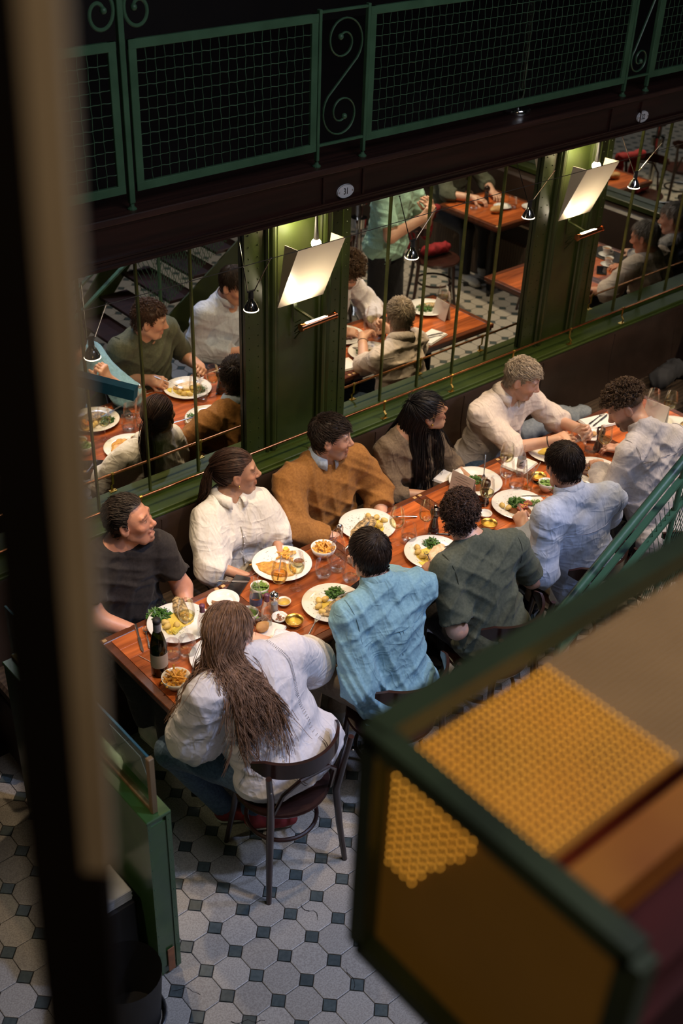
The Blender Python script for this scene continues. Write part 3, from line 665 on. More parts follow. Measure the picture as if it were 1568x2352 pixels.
t = thing('paper_menu', 'pale paper menu leaning against the glass screen', 'menu', (-.415, -1.55, .93)); b = MB(); b.add([(.03,-.16,.0),(.03,.05,.0),(-.0,.07,.2),(-.0,-.14,.2)], [(0,1,2,3)]); o = b.build('sheet', M['paper'], t); md = o.modifiers.new('s','SOLIDIFY'); md.thickness = .002
t = thing('napkin_stack', 'folded white napkins on a dark stand behind the partition', 'napkin', (-.60, -1.62, 0)); b = MB()
for i in range(5): b.bbox((-.09, -.08, .42 + i*.012), (.09 + .004*(i%2), .08, .430 + i*.012), .004)
b.build('napkins', M['napkin'], t); b = MB(); b.bbox((-.1,-.09,.0),(.1,.09,.42), .01); b.build('stand', M['black_rubber'], t)
t = thing('waste_bin', 'round black bin with steel rim behind the partition', 'bin', (-.66, -1.88, 0)); b = MB(); b.lathe([(.0,.0),(.12,.0),(.13,.02),(.13,.02)], 28); b.lathe([(.115,.0),(.135,.30)], 28); b.build('body', M['black_rubber'], t, True); b = MB(); b.tube([(.136*math.cos(a), .136*math.sin(a), .02) for a in np.linspace(0,2*PI,30)[:-1]], .006, 8, closed=True); b.build('rim', M['steel'], t, True)
# teal beam end and stair
t = thing('wall_beam', 'teal painted steel beam end sticking out from the mirror wall at left', 'beam', (.40, 0, 1.75)); b = MB(); b.bar((-.16, .0, .02), (.075, -.31, -.03), .05, .055); b.build('beam', M['teal_paint'], t)
st = thing('staircase', 'green iron staircase with mesh balustrade behind the guests', 'staircase', (2.2, -2.1, 0))
S_ = lambda x, y, z: (x - 2.2, y + 2.1, z)
def rl(name, p, q, w_, h_, rd=False):
    b = MB(); p = np.array(S_(*p)); q = np.array(S_(*q))
    if rd: b.tube([p, q], w_, 12)
    else: b.bar(p, q, w_, h_)
    b.build(name, M['green_paint' if name == 'stringer' else 'stair_green'], st, rd)
dx, dz = 1.0, .6812
rl('handrail', (1.30, -2.1, 1.095), (3.6, -2.1, 2.662), .021, 0, True)
rl('rail', (1.36, -2.1, 1.030), (3.6, -2.1, 2.540), .028, .014); rl('rail', (1.42, -2.1, .900), (3.6, -2.1, 2.375), .030, .014)
rl('stringer', (1.25, -2.1, .0), (3.6, -2.1, 1.60), .012, .20); rl('stringer', (1.40, -2.75, .02), (3.2, -2.75, 2.1), .014, .20)
for i in range(10): x = 1.5 + i*.2; z = .12 + (x-1.25)*.68; b = MB(); b.bbox(S_(x-.10, -2.74, z-.012), S_(x+.13, -2.11, z+.012), .003); b.build('tread', M['dark_wood'], st)
for i in range(4): x = 1.42 + i*.7; rl('baluster', (x, -2.1, .1 + (x-1.25)*.68), (x, -2.1, 1.095 + (x-1.3)*.6812), .012, 0, True)
b = MB()   # expanded metal infill
for fam in (1, -1):
    for k in range(70):
        u0 = 1.95 + k*.026; pts = []
        for j in range(0, 15):
            zz = j*.05; x = u0 + fam * zz * .34
            if x < 1.95 or x > 3.5: continue
            pts.append(S_(x, -2.1 + .002*fam, .20 + (x-1.25)*.6812 + zz))
        if len(pts) > 1: b.tube(pts, .0022, 4, cap=False)
o = b.build('expanded_mesh', M['stair_green'], st, 'all'); o['kind'] = 'stuff'
# ---------------------------------------------------------------- foreground lantern and post
ln = thing('lantern', 'large green framed lantern with amber bead mesh near the camera', 'lantern', (-1.0, -3.88, 2.95))
L_ = lambda x, y, z: (x + 1.0, y + 3.88, z - 2.95)
def lb(name, p, q, m=None, w_=.026): b = MB(); b.bar(L_(*p), L_(*q), w_, w_); b.build(name, m or M['lantern_green'], ln)
zt, zb, xa, xb, ya, yb_ = 3.335, 2.985, -1.24, -.25, -4.06, -3.715
lb('frame_bar', (xa, yb_, zt), (xb, yb_, zt), w_=.030); lb('frame_bar', (xa, yb_+.01, zt), (xa, ya, zt), w_=.026); lb('frame_bar', (xa, yb_, zt), (xa, yb_, zb)); lb('frame_bar', (xa, yb_, zb), (xa, ya, zb)); lb('frame_bar', (xa, ya, zt), (xa, ya, zb)); lb('frame_bar', (xa, yb_, zb), (xb, yb_, zb)); lb('frame_bar', (xb, yb_, zt), (xb, yb_, zb))
b = MB(); b.box(L_(xa+.012, -3.925, zt-.042), L_(-.985, yb_-.012, zt-.036)); b.build('amber_pane', M['amber_glass'], ln)
b = MB(); b.box(L_(-.985, -3.925, zt-.042), L_(xb, yb_-.012, zt-.036)); b.build('ribbed_pane', M['ribbed_brown'] if 'ribbed_brown' in M else M['orange_board'], ln)
b = MB()
for k in range(28): b.tube([L_(-.985, -3.92 + k*.0072, zt-.034), L_(xb, -3.92 + k*.0072, zt-.034)], .0022, 5, cap=False)
o = b.build('ribs', M['ribbed_brown'], ln, 'all'); o['kind'] = 'stuff'
def beads(p0, du, dv, nu, nv_, keep, r=.00115, nm='amber_beads'):
    b = MB(); p0 = np.array(p0, float); du = np.array(du, float); dv = np.array(dv, float); n_ = nv(np.cross(du, dv))
    for i in range(nu):
        for j in range(nv_):
            if keep(i, j): b.ball(p0 + du*i + dv*j, r, 6)
    o = b.build(nm, M['amber_bead'], ln, 'all'); o['kind'] = 'stuff'
beads(L_(xa+.026, yb_-.022, zt-.030), (.0095, 0, 0), (0, -.0095, 0), 25, 20, lambda i, j: True)
b = MB(); b.box(L_(xa+.010, ya+.01, zb+.01), L_(xa+.016, yb_-.01, zt-.02)); b.build('side_pane', M['side_amber'] if 'side_amber' in M else M['amber_glass'], ln)
beads(L_(xa+.004, yb_-.03, zt-.028), (0, -.0125, 0), (0, 0, -.0125), 12, 13, lambda i, j: i + j * .62 < 10.5, .0013)
b = MB(); b.box(L_(xa+.015, ya+.01, zt-.11), L_(xb, -3.925, zt-.10)); b.build('red_panel', M['red_velvet'], ln)
b = MB(); b.box(L_(xa+.015, ya+.005, zb+.0), L_(xb, yb_-.005, zb+.008)); b.build('bottom_panel', M['red_velvet'], ln)
lb('board', (xa+.03, -3.968, zt-.06), (xb, -3.968, zt-.06), M['orange_board'], .05); b = MB(); b.box(L_(xa+.02, ya, zb), L_(xb, -4.0, zt-.16)); b.build('red_side', M['red_velvet'], ln)
l = bpy.data.lights.new('lantern_light', 'POINT'); l.energy = 1.0; l.color = (1,.6,.2); l.shadow_soft_size = .03; lo = bpy.data.objects.new('lantern_light', l); link(lo, ln); lo.location = L_(-1.05, -3.85, 3.15)
t = thing('post', 'dark blurred post with a tan edge painted as lit close to the camera at left', 'post', (-1.65, -3.9, 3.3))
# end points of the post, metres
PT, PB = np.array([-1.628, -3.849, 4.144]), np.array([-1.676, -3.871, 3.318]); o3 = np.array(t.location)
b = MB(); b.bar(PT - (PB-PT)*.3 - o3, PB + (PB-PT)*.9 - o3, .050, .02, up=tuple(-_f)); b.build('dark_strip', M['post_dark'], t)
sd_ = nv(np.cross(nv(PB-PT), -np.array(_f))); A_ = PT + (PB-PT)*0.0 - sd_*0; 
b = MB(); off_ = np.array(_r2)*.021 - np.array(_f)*.013; b.bar(PT - (PB-PT)*.3 + off_ - o3, PT + (PB-PT)*.66 + off_ - o3, .018, .012, up=tuple(-_f)); b.build("lit_edge", M["post_lit_tan"], t)  # lit stretch of the post side put in as a paler strip
# ---------------------------------------------------------------- people
def head_prims(S, Hc, R, w=1.0, male=True, mouth=0.0, closed=False):
    T = lambda *q: Hc + R @ np.array(q, float)
    S.ell(T(0, -.012, .03), R, (.076*w, .097, .088), .03)
    S.ell(T(0, .022, -.032), R, (.060*w, .062, .074), .03)
    S.ell(T(0, .045, -.005), R, (.058*w, .044, .062), .02)
    S.caps(T(-.028, .050, -.088), T(.028, .050, -.088), .022 if male else .017, k=.025)
    S.caps(T(0, .072, -.100), T(0, .066, -.106), .016 if male else .012, k=.02)
    S.caps(T(-.053*w, .0, -.06), T(-.03, .045, -.092), .014, k=.025); S.caps(T(.053*w, .0, -.06), T(.03, .045, -.092), .014, k=.025)
    S.caps(T(-.04, .074, .030), T(.04, .074, .030), .013 if male else .010, k=.014)
    for sx in (-1, 1):
        S.sub_caps(T(sx*.024, .098, .008), T(sx*.040, .092, .007), .010, k=.012)
        S.ell(T(sx*.031, .0745, .009), R, (.0135, .0125, .0105 if not closed else .0115), .003)
        S.ell(T(sx*.042, .060, -.018), R, (.022, .022, .018), .016)
        S.ell(T(sx*.082*w, -.008, -.002), R @ rotx(.15) @ rotz(sx*.42), (.0095, .021, .033), .006)
        S.ell(T(sx*.0925*w, -.002, .003), R @ rotz(sx*.42), (.008, .012, .019), .004, op='s')
        S.ell(T(sx*.0115, .094, -.031), R, (.0085, .010, .007), .006)
    S.caps(T(0, .084, .016), T(0, .106, -.022), .0075, .0105, k=.012)
    S.caps(T(0, .106, -.024), T(0, .100, -.030), .0105, .009, k=.008)
    S.caps(T(-.018, .084, -.056), T(.018, .084, -.056), .0075, k=.008); S.caps(T(-.014, .083, -.068 - mouth*.012), T(.014, .083, -.068 - mouth*.012), .0085, k=.008)
    S.sub_caps(T(-.021, .094, -.0615 - mouth*.005), T(.021, .094, -.0615 - mouth*.005), .0025 + .006 * mouth, k=.004)
def hand_prims(S, W, d, pn, side, curl=.4, thumb=.5, sc=1.0, curls=None):
    """W wrist, d direction to the knuckles, pn direction the palm faces, side 'L'/'R'"""
    d = nv(d); pn = nv(np.asarray(pn, float) - d * (np.asarray(pn, float) @ d)); a = np.cross(pn, d) * (1 if side == 'R' else -1)   # a -> thumb side
    W = np.asarray(W, float)
    off = (.030, .010, -.011, -.030); fb = (.088, .092, .088, .080); ln = (.074, .082, .076, .060); rr = (.0088, .0090, .0086, .0078)
    curls = curls or (curl,) * 4
    for i in range(4):
        b = W + sc * (d * fb[i] + a * off[i])
        S.caps(W + sc * (d * .012 + a * off[i] * .62), b, sc * .0145, sc * .0120, k=.014)
        p = b; t = 0
        for L, m in ((.46, 1.15), (.30, 1.6), (.24, .9)):
            t += curls[i] * m
            q = p + sc * ln[i] * L * (d * math.cos(t) + pn * math.sin(t) + a * off[i] * 2.2 * math.cos(t)); S.caps(p, q, sc * rr[i], sc * rr[i] * .9, k=.005); p = q
    b = W + sc * (d * .022 + a * .022 + pn * .008); t1 = nv(d * .75 + a * .62 + pn * (.25 + thumb * .7)); m = b + sc * t1 * .048
    S.caps(b, m, sc * .0145, sc * .0115, k=.016); t2 = nv(d * 1. + a * (.25 - .5 * thumb) + pn * (.2 + thumb * .7)); q = m + sc * t2 * .034; S.caps(m, q, sc * .0108, sc * .0098, k=.006)
    S.caps(q, q + sc * nv(t2 + pn * .2) * .024, sc * .0098, sc * .0082, k=.005)
    return W + sc * (d * .1 + pn * .03)
def torso_frame(s):
    u = nv(s['neck'] - s['hip']); r = s['shR'] - s['shL']; r = nv(r - u * (r @ u)); f = np.cross(u, r); return np.column_stack([r, f, u])
def torso_prims(S, s, off=0., w=1., b=1., low=True, k=.06):
    M = torso_frame(s); r, f, u = M.T; h, n = s['hip'], s['neck']; L = np.linalg.norm(n - h) / .5; bend = s.get('bend', 0.) * f
    P = lambda a, y: h + u * a * L + f * y - bend * math.sin(PI * min(max(a, 0) / .5, 1))
    if low: S.ell(P(.02, -.01), M, (.175*w+off, .130*b+off, .13), k)
    S.ell(P(.17, .005), M, (.150*w+off, .118*b+off, .15), k)
    S.ell(P(.32, .0), M, (.160*w+off, .112*b+off, .17), k)
    if s.get('bust'):
        for sx in (-1, 1): S.ell(P(.31, .085) + r * sx * .07, M, (.06+off, .055+off, .06+off), .04)
    mid = (s['shL'] + s['shR']) / 2
    for X in ('shL', 'shR'):
        S.caps(mid * .55 + s[X] * .45 - u * .035, s[X] - u * .014, .060 * b + off, .046 + off, k=.05)
        S.caps(n + u * .015 - f * .012, s[X] * .8 + n * .2, .042 + off, .048 + off, k=.05)
def arm_prims(S, s, X, off=0., r=1., upto=1.0, cut=False, loose=0., k=.03, start=0.):
    a, e, w = s['sh' + X], s['el' + X], s['wr' + X]; c = None
    if upto <= 1.0:
        q = a + (e - a) * upto; S.caps(a, q + nv(e - a) * .03, .046*r + off, .041*r + off + loose * .5, k=k, cut=[(q, nv(e - a))] if cut else None)
    else:
        S.caps(a, e, .046*r + off, .041*r + off + loose, k=k); q = e + (w - e) * (upto - 1)
        S.caps(e, q + nv(w - e) * .03, .042*r + off + loose, .030*r + off + loose * .8, k=k, cut=[(q, nv(w - e))] if cut else None)
    return q
HL = {'short': ([-.13,-.06,-.035,-.015,.0,.010,.026,.05,.1], [-.070,-.066,-.04,.022,.026,-.010,.026,.062,.066]),
      'recede': ([-.13,-.06,-.035,-.015,.0,.010,.022,.045,.1], [-.070,-.066,-.04,.022,.026,-.012,.05,.085,.092]),
      'long': ([-.13,-.06,-.03,.0,.02,.035,.05,.1], [-.10,-.10,-.07,-.03,.0,.035,.064,.066]),
      'tied': ([-.13,-.06,-.035,-.015,.0,.012,.03,.05,.1], [-.06,-.055,-.03,.022,.028,.015,.045,.068,.070]),
      'fade': ([-.13,-.06,-.035,-.015,.0,.010,.03,.05,.1], [.0,.005,.01,.03,.035,.03,.05,.066,.07])}
def make_hair(s, S, Hc, R, parent, body_at):
    st = s['hair']; rng = np.random.RandomState(s.get('seed', 1)); kind = st['kind']; hx, hz = HL[st.get('line', 'short')]
    C0 = np.array([0, -.012, .03]); rad = np.array([.076, .097, .088]); th = st.get('thick', .012)
    toW = lambda q: Hc + q @ R.T
    toL = lambda p: (p - Hc) @ R
    ok = lambda q: q[:, 2] > np.interp(q[:, 1], hx, hz) + (st.get('widow', 0) * np.clip(.03 - np.abs(np.abs(q[:, 0]) - .045), 0, .03) * (q[:, 1] > .03))
    # base shell under the strands
    K = Sdf(); K.ell(Hc + R @ C0, R, rad + th * .7, .02); K.ell(Hc + R @ np.array([0, -.045, -.03]), R, (.058, .045, .055), .03)
    if kind == 'pony': K.ell(Hc + R @ np.array([0, -.112, .035]), R, (.026, .024, .024), .02)
    V, Q = K.mesh(.006, disp=lambda P: .0025 * wav(P, 90, s.get('seed', 1)))
    q = toL(V); keep = ok(q) & ((np.abs(q[:, 0]) < .2)); Q = Q[keep[Q].all(1)]
    used = np.unique(Q); mp = -np.ones(len(V), int); mp[used] = np.arange(len(used)); parts = [(V[used], mp[Q])]
    n = st.get('n', 1500); L0, L1 = st.get('len', (.03, .05)); m = st.get('m', 6)
    d = rng.randn(n * 3, 3); d /= np.linalg.norm(d, axis=1, keepdims=True); q = C0 + d * (rad + th * .35); lowm = (q[:, 1] < -.02) & (q[:, 2] < .0)
    q[lowm, 2] -= rng.uniform(0, .05, lowm.sum()) * (st.get('line') != 'fade'); q = q[ok(q)][:n]
    whl = np.array(st.get('whorl', (0, -.06, .1)), float); e_ = whl + rng.randn(n // 6, 3) * .016; e_ = (e_ - C0) / np.linalg.norm((e_ - C0) / (rad + th * .5), axis=1, keepdims=True) + C0
    q = np.concatenate([q, e_]); n = len(q); L = rng.uniform(L0, L1, n); L = np.where((q[:, 2] < .045) & (q[:, 1] > -.035) & (kind != 'pony'), L * .35, L)
    who = np.array(st.get('whorl', (0, -.06, .1))); paths = np.zeros((n, m, 3)); p = q.copy(); paths[:, 0] = q; flow = st.get('flow')
    jit = rng.randn(n, 3) * st.get('jit', .25); lift = st.get('lift', .2); tie = np.array([0, -.125, .035])
    for i in range(1, m):
        g = (p - C0) / (rad ** 2); g /= np.linalg.norm(g, axis=1, keepdims=True)
        if kind in ('short', 'curly', 'long'): D = p - who
        if flow is not None and kind != 'pony': D = np.tile(np.array(flow, float), (n, 1)) if kind == 'slick' else nvr(p - who) + np.array(flow)
        if kind == 'slick': D = np.array(flow) * 1.0 + np.stack([p[:, 0] * 2, np.zeros(n), np.where(p[:, 1] < -.05, -1.2, .2)], 1)
        if kind == 'pony': D = tie - p
        if kind == 'curly': D = nvr(D) * .4 + rng.randn(n, 3) * .9
        D = nvr(D); D = D - g * (D * g).sum(1)[:, None] * (.95 if kind != 'long' else .8); D = nvr(nvr(D) + jit * (.5 if kind != 'pony' else .12) + g * lift * (1 if i < m * .6 else -.2))
        st_l = (L / (m - 1))[:, None] * (1.6 if kind == 'long' else 1)
        if kind == 'pony': st_l = np.minimum(np.linalg.norm(tie - p, axis=1) / (m - i + .5), .05)[:, None]
        p = p + D * st_l
        if kind in ('pony', 'slick', 'short'):
            rr = np.linalg.norm((p - C0) / (rad + th * .9), axis=1); lo = rr < 1; p[lo] = C0 + (p[lo] - C0) / rr[lo, None]
        paths[:, i] = p
    parts.append(strands(toW(paths if kind != 'long' else paths[::2]), st.get('r', .0016) if kind != 'long' else .0019))
    if kind == 'long':
        # locks that leave the scalp, fall and lie on the back
        n2 = n; M2 = 18; p = toW(q); out = np.zeros((n2, M2, 3)); out[:, 0] = p; Lt = rng.uniform(*st['fall'], n2); dn = np.array([0, 0, -1.]); part = np.array(st.get('part', (0, .02, .1)))
        phase = rng.uniform(0, 6.28, n2); cid = (np.floor((q[:, 0] + .1) * 60) + 12 * np.floor((q[:, 2] + .2) * 30)).astype(int) % 60; lat = rng.randn(60, 3)[cid] * st.get('lat', .05) + rng.randn(n2, 3) * .008; sway = np.array(st.get('sway', (0, 0, 0)), float); clump = (np.floor((q[:, 0] + .1) * 45) + 10 * np.floor((q[:, 2] + .2) * 25)).astype(int) % 60; ca = rng.uniform(0, 6.28, 60)
        for i in range(1, M2):
            ql = toL(p); g = (ql - C0) / (rad ** 2); g /= np.linalg.norm(g, axis=1, keepdims=True); ins = np.linalg.norm((ql - C0) / (rad + .03), axis=1) < 1
            D = nvr(ql - part); D = D - g * (D * g).sum(1)[:, None]; D = nvr(D) @ R.T; D = nvr(D + dn * .6 + (np.array([0, -.6, 0]) @ R.T) * (ql[:, 1] < .05)[:, None])
            free = nvr(dn + sway + lat + .30 * np.stack([np.cos(ca[clump] + i * .62), np.sin(ca[clump] + i * .62), 0 * phase], 1) * st.get('wave', 1.))
            v = np.where(ins[:, None], D, free); p = p + v * (Lt / (M2 - 1))[:, None]
            ql = toL(p); rr = np.linalg.norm((ql - C0) / (rad + .008), axis=1); lo = rr < 1; ql[lo] = C0 + (ql[lo] - C0) / rr[lo, None]; p = toW(ql)
            dd = body_at.at(p); c = st.get('gap', .012) + (np.arange(n2) % 7) * .0025; pen = dd < c
            if pen.any(): p[pen] += body_at.grad(p[pen]) * (c[pen] - dd[pen])[:, None]
            out[:, i] = p
        for _ in range(4): out[:, 1:-1] = out[:, 1:-1] * .4 + (out[:, :-2] + out[:, 2:]) * .3
        sw = st.get('swing', 0)
        if sw:
            u_ = np.linspace(0, 1, M2)[None, :, None]; lt = nvr(np.stack([np.cos(ca[clump]), .4*np.sin(ca[clump]), 0*phase], 1))[:, None]
            out = out + lt * sw * np.clip(u_ * 2 - .5, 0, 1) * np.sin(2 * PI * (u_ * 2.6 + (ca[clump] / 6.28)[:, None, None] + phase[:, None, None] * .02))
        parts.append(strands(out, st.get('r', .002), .0011, st.get('sides', 3)))
    if kind == 'pony':
        n2 = st.get('tail_n', 420); M2 = 16; r_ = rng.randn(n2, 3) * np.array([.009, .006, .008]); p = toW(tie + r_); out = np.zeros((n2, M2, 3)); Lt = rng.uniform(*st['fall'], n2); v = (np.array([0, -1., .15]) @ R.T + np.array([-.5, -.25, 0]))[None].repeat(n2, 0)
        spread = rng.randn(n2, 3) * .16
        for i in range(M2):
            out[:, i] = p; v = nvr(v * .55 + np.array([0, 0, -1.]) * .6 + spread * .35 * (1 if i < 7 else -.5)); p = p + v * (Lt / (M2 - 1))[:, None]
            dd = body_at.at(p); c = .010 + (np.arange(n2) % 9) * .004; pen = dd < c
            if pen.any(): p[pen] += body_at.grad(p[pen]) * (c[pen] - dd[pen])[:, None]
        for _ in range(3): out[:, 1:-1] = out[:, 1:-1] * .4 + (out[:, :-2] + out[:, 2:]) * .3
        parts.append(strands(out, .0019, .001))
        b = MB(); b.lathe([(.012, -.008), (.017, -.006), (.019, 0), (.017, .006), (.012, .008)], 12, R=frame(R @ np.array([0, -1, .1])), c=toW(tie + np.array([0, .006, 0]))); b.build('hair_tie', M['black_rubber'], parent, True)
    if kind == 'curly':
        n2 = st.get('curls', 700); i0 = rng.randint(0, n, n2); q0 = q[i0]; top = (q0[:, 2] > st.get('curl_from', -.2)); q0 = q0[top]; n2 = len(q0)
        g = (q0 - C0) / (rad ** 2); g /= np.linalg.norm(g, axis=1, keepdims=True); a = nvr(np.cross(g, rng.randn(n2, 3))); b = np.cross(g, a)
        t = np.linspace(0, 1, 10); ph = rng.uniform(0, 6.28, (n2, 1)); tw = rng.uniform(4, 11, (n2, 1)) * rng.choice([-1, 1], (n2, 1)); cr = rng.uniform(.004, .008, (n2, 1)) * st.get('cr', 1.); h = rng.uniform(*st.get('chi', (.012, .03)), (n2, 1))
        A = ph + t * tw; P_ = q0[:, None] + g[:, None] * (h * np.sin(t * 2.6))[..., None] + (a[:, None] * (cr * np.cos(A))[..., None] + b[:, None] * (cr * np.sin(A))[..., None]) + nvr(q0 - who)[:, None] * (t * .012)[None, :, None]
        parts.append(strands(toW(P_ + np.cumsum(rng.randn(n2, 10, 3) * .0007, 1)), st.get('cr_r', .0019), .0008))
    V, Q = join_np(parts); return mesh_np('hair', V, Q, s['hair_mat'], parent)
def nvr(v): return v / (np.linalg.norm(v, axis=-1, keepdims=True) + 1e-9)
def collar(s, mat, parent, Sx, h=.034, r=.067, gap=.5, flare=.016, drop=.0):
    Mt = torso_frame(s); n = s['neck']; ax = nv(Mt[:, 2] * .75 + nv(s['head'] - n) * .5); fr = Mt[:, 1] - ax * (Mt[:, 1] @ ax); fr = nv(fr); rt = np.cross(fr, ax)
    th = np.linspace(gap * .35, 2 * PI - gap * .35, 40); rows = []
    base = n + ax * s.get('collar_up', .040)
    for rr, zz in ((r - .003, -.01), (r - .004, h), (r, h + .004), (r + flare * .55, h * .45), (r + flare, -.012)):
        row = []
        for t in th:
            e = abs(t - PI) / PI; pt = 1 + .0 * e; z = zz - (drop + .018) * e ** 3 - (.022 * e ** 8 if zz < 0 and rr > r else 0)
            row.append(base + (fr * math.cos(t) * .98 + rt * math.sin(t)) * rr * (1 + .12 * e ** 6 * (rr > r)) + ax * z)
        rows.append(row)
    V = np.array(rows).reshape(-1, 3); m = len(th); F = [(i*m+k, i*m+k+1, (i+1)*m+k+1, (i+1)*m+k) for i in range(len(rows)-1) for k in range(m-1)]
    o = mesh_np('collar', V, F, mat, parent); md = o.modifiers.new('s', 'SOLIDIFY'); md.thickness = .003; return o
def seam(Sx, pts, mat, parent, name='seam', r=.0016, off=.0, n=30):
    pts = np.array(pts, float); t = np.linspace(0, 1, n); tt = np.linspace(0, 1, len(pts)); P = np.stack([np.interp(t, tt, pts[:, i]) for i in range(3)], 1)
    P = Sx.project(P, off); b = MB(); b.tube(P, r, 6); return b.build(name, mat, parent, True)
def cloth_fold(s, amp, seed, Mt):
    """creases: thin ridges in several directions, each living in its own patches"""
    r, f, u = Mt.T; h = s['hip']; L = np.linalg.norm(s['neck'] - h); rg = np.random.RandomState(seed + 40)
    els = [s['elL'], s['elR']]; shs = [s['shL'], s['shR']]; mid = (s['neck'] + h) / 2
    dirs = []
    for k in range(6):
        an = rg.uniform(-.75, .75) if k < 3 else rg.uniform(.7, 2.4); d = nv(u * math.cos(an) + r * math.sin(an) + f * rg.uniform(-.3, .3))
        dirs.append((d, rg.uniform(50, 85), rg.uniform(0, 6), rg.randint(1, 999), rg.uniform(.6, 1.1)))
    def disp(P):
        q = P - h; a = np.clip((q @ u) / L, -.2, 1.2); o = amp * .35 * wav(P, 11, seed)
        wp = P + .012 * np.stack([wav(P, 13, seed + 3), wav(P, 13, seed + 4), wav(P, 13, seed + 5)], -1)
        for d, fr, ph, sd, wt in dirs:
            m = np.clip(wav(P, 7, sd) * 1.6 + .35, 0, 1) * np.clip(1.35 - .7 * a, .3, 1.2); o = o + amp * wt * m * np.exp(-5 * np.sin((wp @ d) * fr * .5 + ph) ** 2)
        for e_, s_ in zip(els, shs):
            de = np.linalg.norm(P - e_, axis=-1); ax = nv(e_ - s_); t = (wp - s_) @ nv(ax + .35 * r)
            o = o + amp * np.exp(-(de / .08) ** 2) * 1.1 * np.exp(-2.5 * np.sin(t * 42) ** 2)
        return o
    return disp
def person(s):
    """s: joints plus look; builds an Empty with body, clothes, hair and shoes"""
    for k, v in list(s.items()):
        if k in ('hip','neck','head','shL','shR','elL','elR','wrL','wrR','knL','knR','anL','anR'): s[k] = np.array(v, float)
    root = thing('person', s['label'], 'person', tuple(s['hip'] * [1, 1, 0]) if not s.get('base') else s['base']); off = -np.array(root.location)
    class Pr: pass
    parent = root
    Mt = torso_frame(s); r, f, u = Mt.T
    fd = nv(s['face']); upv = nv(np.array(s.get('headup', (0, 0, 1)), float)); hr = nv(np.cross(fd, upv)); hu = np.cross(hr, fd); R = np.column_stack([hr, fd, hu]); Hc = s['head']
    w = s.get('w', 1.); b = s.get('b', 1.); ar = s.get('ar', 1.)
    B = Sdf(); head_prims(B, Hc, R, s.get('hw', 1.), s.get('male', True), s.get('mouth', 0.), s.get('closed', False))
    nk = s.get('nk', .056 if s.get('male', True) else .046)
    B.caps(s['neck'] - u * .01, Hc + R @ np.array([0, -.028, -.055]), nk + .006, nk - .002, k=.03)
    torso_prims(B, s, 0., w * .96, b * .95)
    fine = [(Hc, .13)]
    for X in 'LR':
        arm_prims(B, s, X, 0., ar, 2.0)
        hd = s.get('hand' + X)
        if hd:
            hand_prims(B, s['wr' + X], hd['d'], hd['pn'], X, hd.get('curl', .4), hd.get('thumb', .5), hd.get('sc', 1.), hd.get('curls')); fine.append((s['wr' + X] + nv(hd['d']) * .09, .11))
    V, Q = B.mesh(.0085, fine, .0038)
    q = (V - Hc) @ R; T = np.ones((len(V), 3)); x, y, z = q.T; ax = np.abs(x)
    g = lambda d, w_: np.exp(-(d / w_) ** 2)[:, None]
    near = (np.linalg.norm(q, axis=1) < .16)[:, None]
    lips = g(np.hypot(z + .0615, np.maximum(ax - .016, 0) * .8), .011) * (y > .07)[:, None] * near; T = T * (1 - lips * (1 - np.array([.88, .55, .5])))
    ck = .7 * (g(np.sqrt((ax - .045) ** 2 + (z + .025) ** 2), .022) + g(np.sqrt(x ** 2 + (z + .025) ** 2), .014) + .7 * g(np.sqrt((ax - .08) ** 2 + z ** 2), .02)) * (y > -.03)[:, None] * near; T = T * (1 - np.clip(ck, 0, 1) * (1 - np.array([1.0, .80, .76])))
    br = ((np.abs(z - .034 + (ax - .03) ** 2 * 6) < .0042) & (ax > .012) & (ax < .052) & (y > .05))[:, None] * near; T = T * (1 - br * .62)
    ey = (np.sqrt(((ax - .031) / 1.0) ** 2 + ((z - .0085) / .55) ** 2) < .0100)[:, None] * (y > .078)[:, None] * near
    if not s.get('closed'): T = np.where(ey, np.array([1.1, 1.3, 1.5]), T); ir = (np.hypot(ax - .031 , z - .0085) < .0055)[:, None] & (y > .07)[:, None] & near; T = np.where(ir, np.array([.10, .09, .09]), T)
    ld = (np.abs(z - .0165) < .0022)[:, None] & (ax > .017)[:, None] & (ax < .046)[:, None] & (y > .07)[:, None] & near; T = np.where(ld, T * .35, T)
    bd = s.get('beard', 0)
    if bd: m_ = np.clip((-.02 - z + np.maximum(0, .03 - y) * .0) / .03, 0, 1) * (y > -.005) * (np.hypot(np.maximum(ax - .012, 0), z + .061) > .010); m_ = np.clip(m_, 0, 1)[:, None] * near; T = T * (1 - m_ * bd)
    if s['hair'].get('line') == 'fade': m_ = (np.clip((z + .03) / .03, 0, 1) * (y < .0) * (np.hypot(y + .006, z) > .03))[:, None] * near; T = T * (1 - m_ * .6)
    body = thin(mesh_np('body', V + off, Q, s['skin'], parent, attr=T), .30)
    # ---- shirt
    sh = s['shirt']; o_ = sh.get('off', .012); C = Sdf(); torso_prims(C, s, o_, w, b, k=.05); sl = sh.get('sleeve', 1.95); cut = []
    for X in 'LR':
        up = sh.get('sleeve' + X, sl); arm_prims(C, s, X, o_, ar, up, True, sh.get('loose', .004), k=.035)
        if sh.get('bat'): C.caps(s['sh' + X] * .6 + s['el' + X] * .4, s['hip'] + u * .2 + r * (.10 if X == 'R' else -.10), .075, .07, k=.06); C.caps(s['sh' + X], s['el' + X] + np.array([0, 0, -.02]), .06, .085, k=.05, cut=[(s['el' + X] + nv(s['wr' + X] - s['el' + X]) * .05, nv(s['wr' + X] - s['el' + X]))])
    C.plane(s['hip'] - u * sh.get('hem', .03), -u * 1., .004)
    C.sub_caps(s['neck'] + u * (.048 if not sh.get('vneck') else .045) + f * .01, s['neck'] + u * .16 + f * .03, sh.get('nr', .066), .08, k=.012)
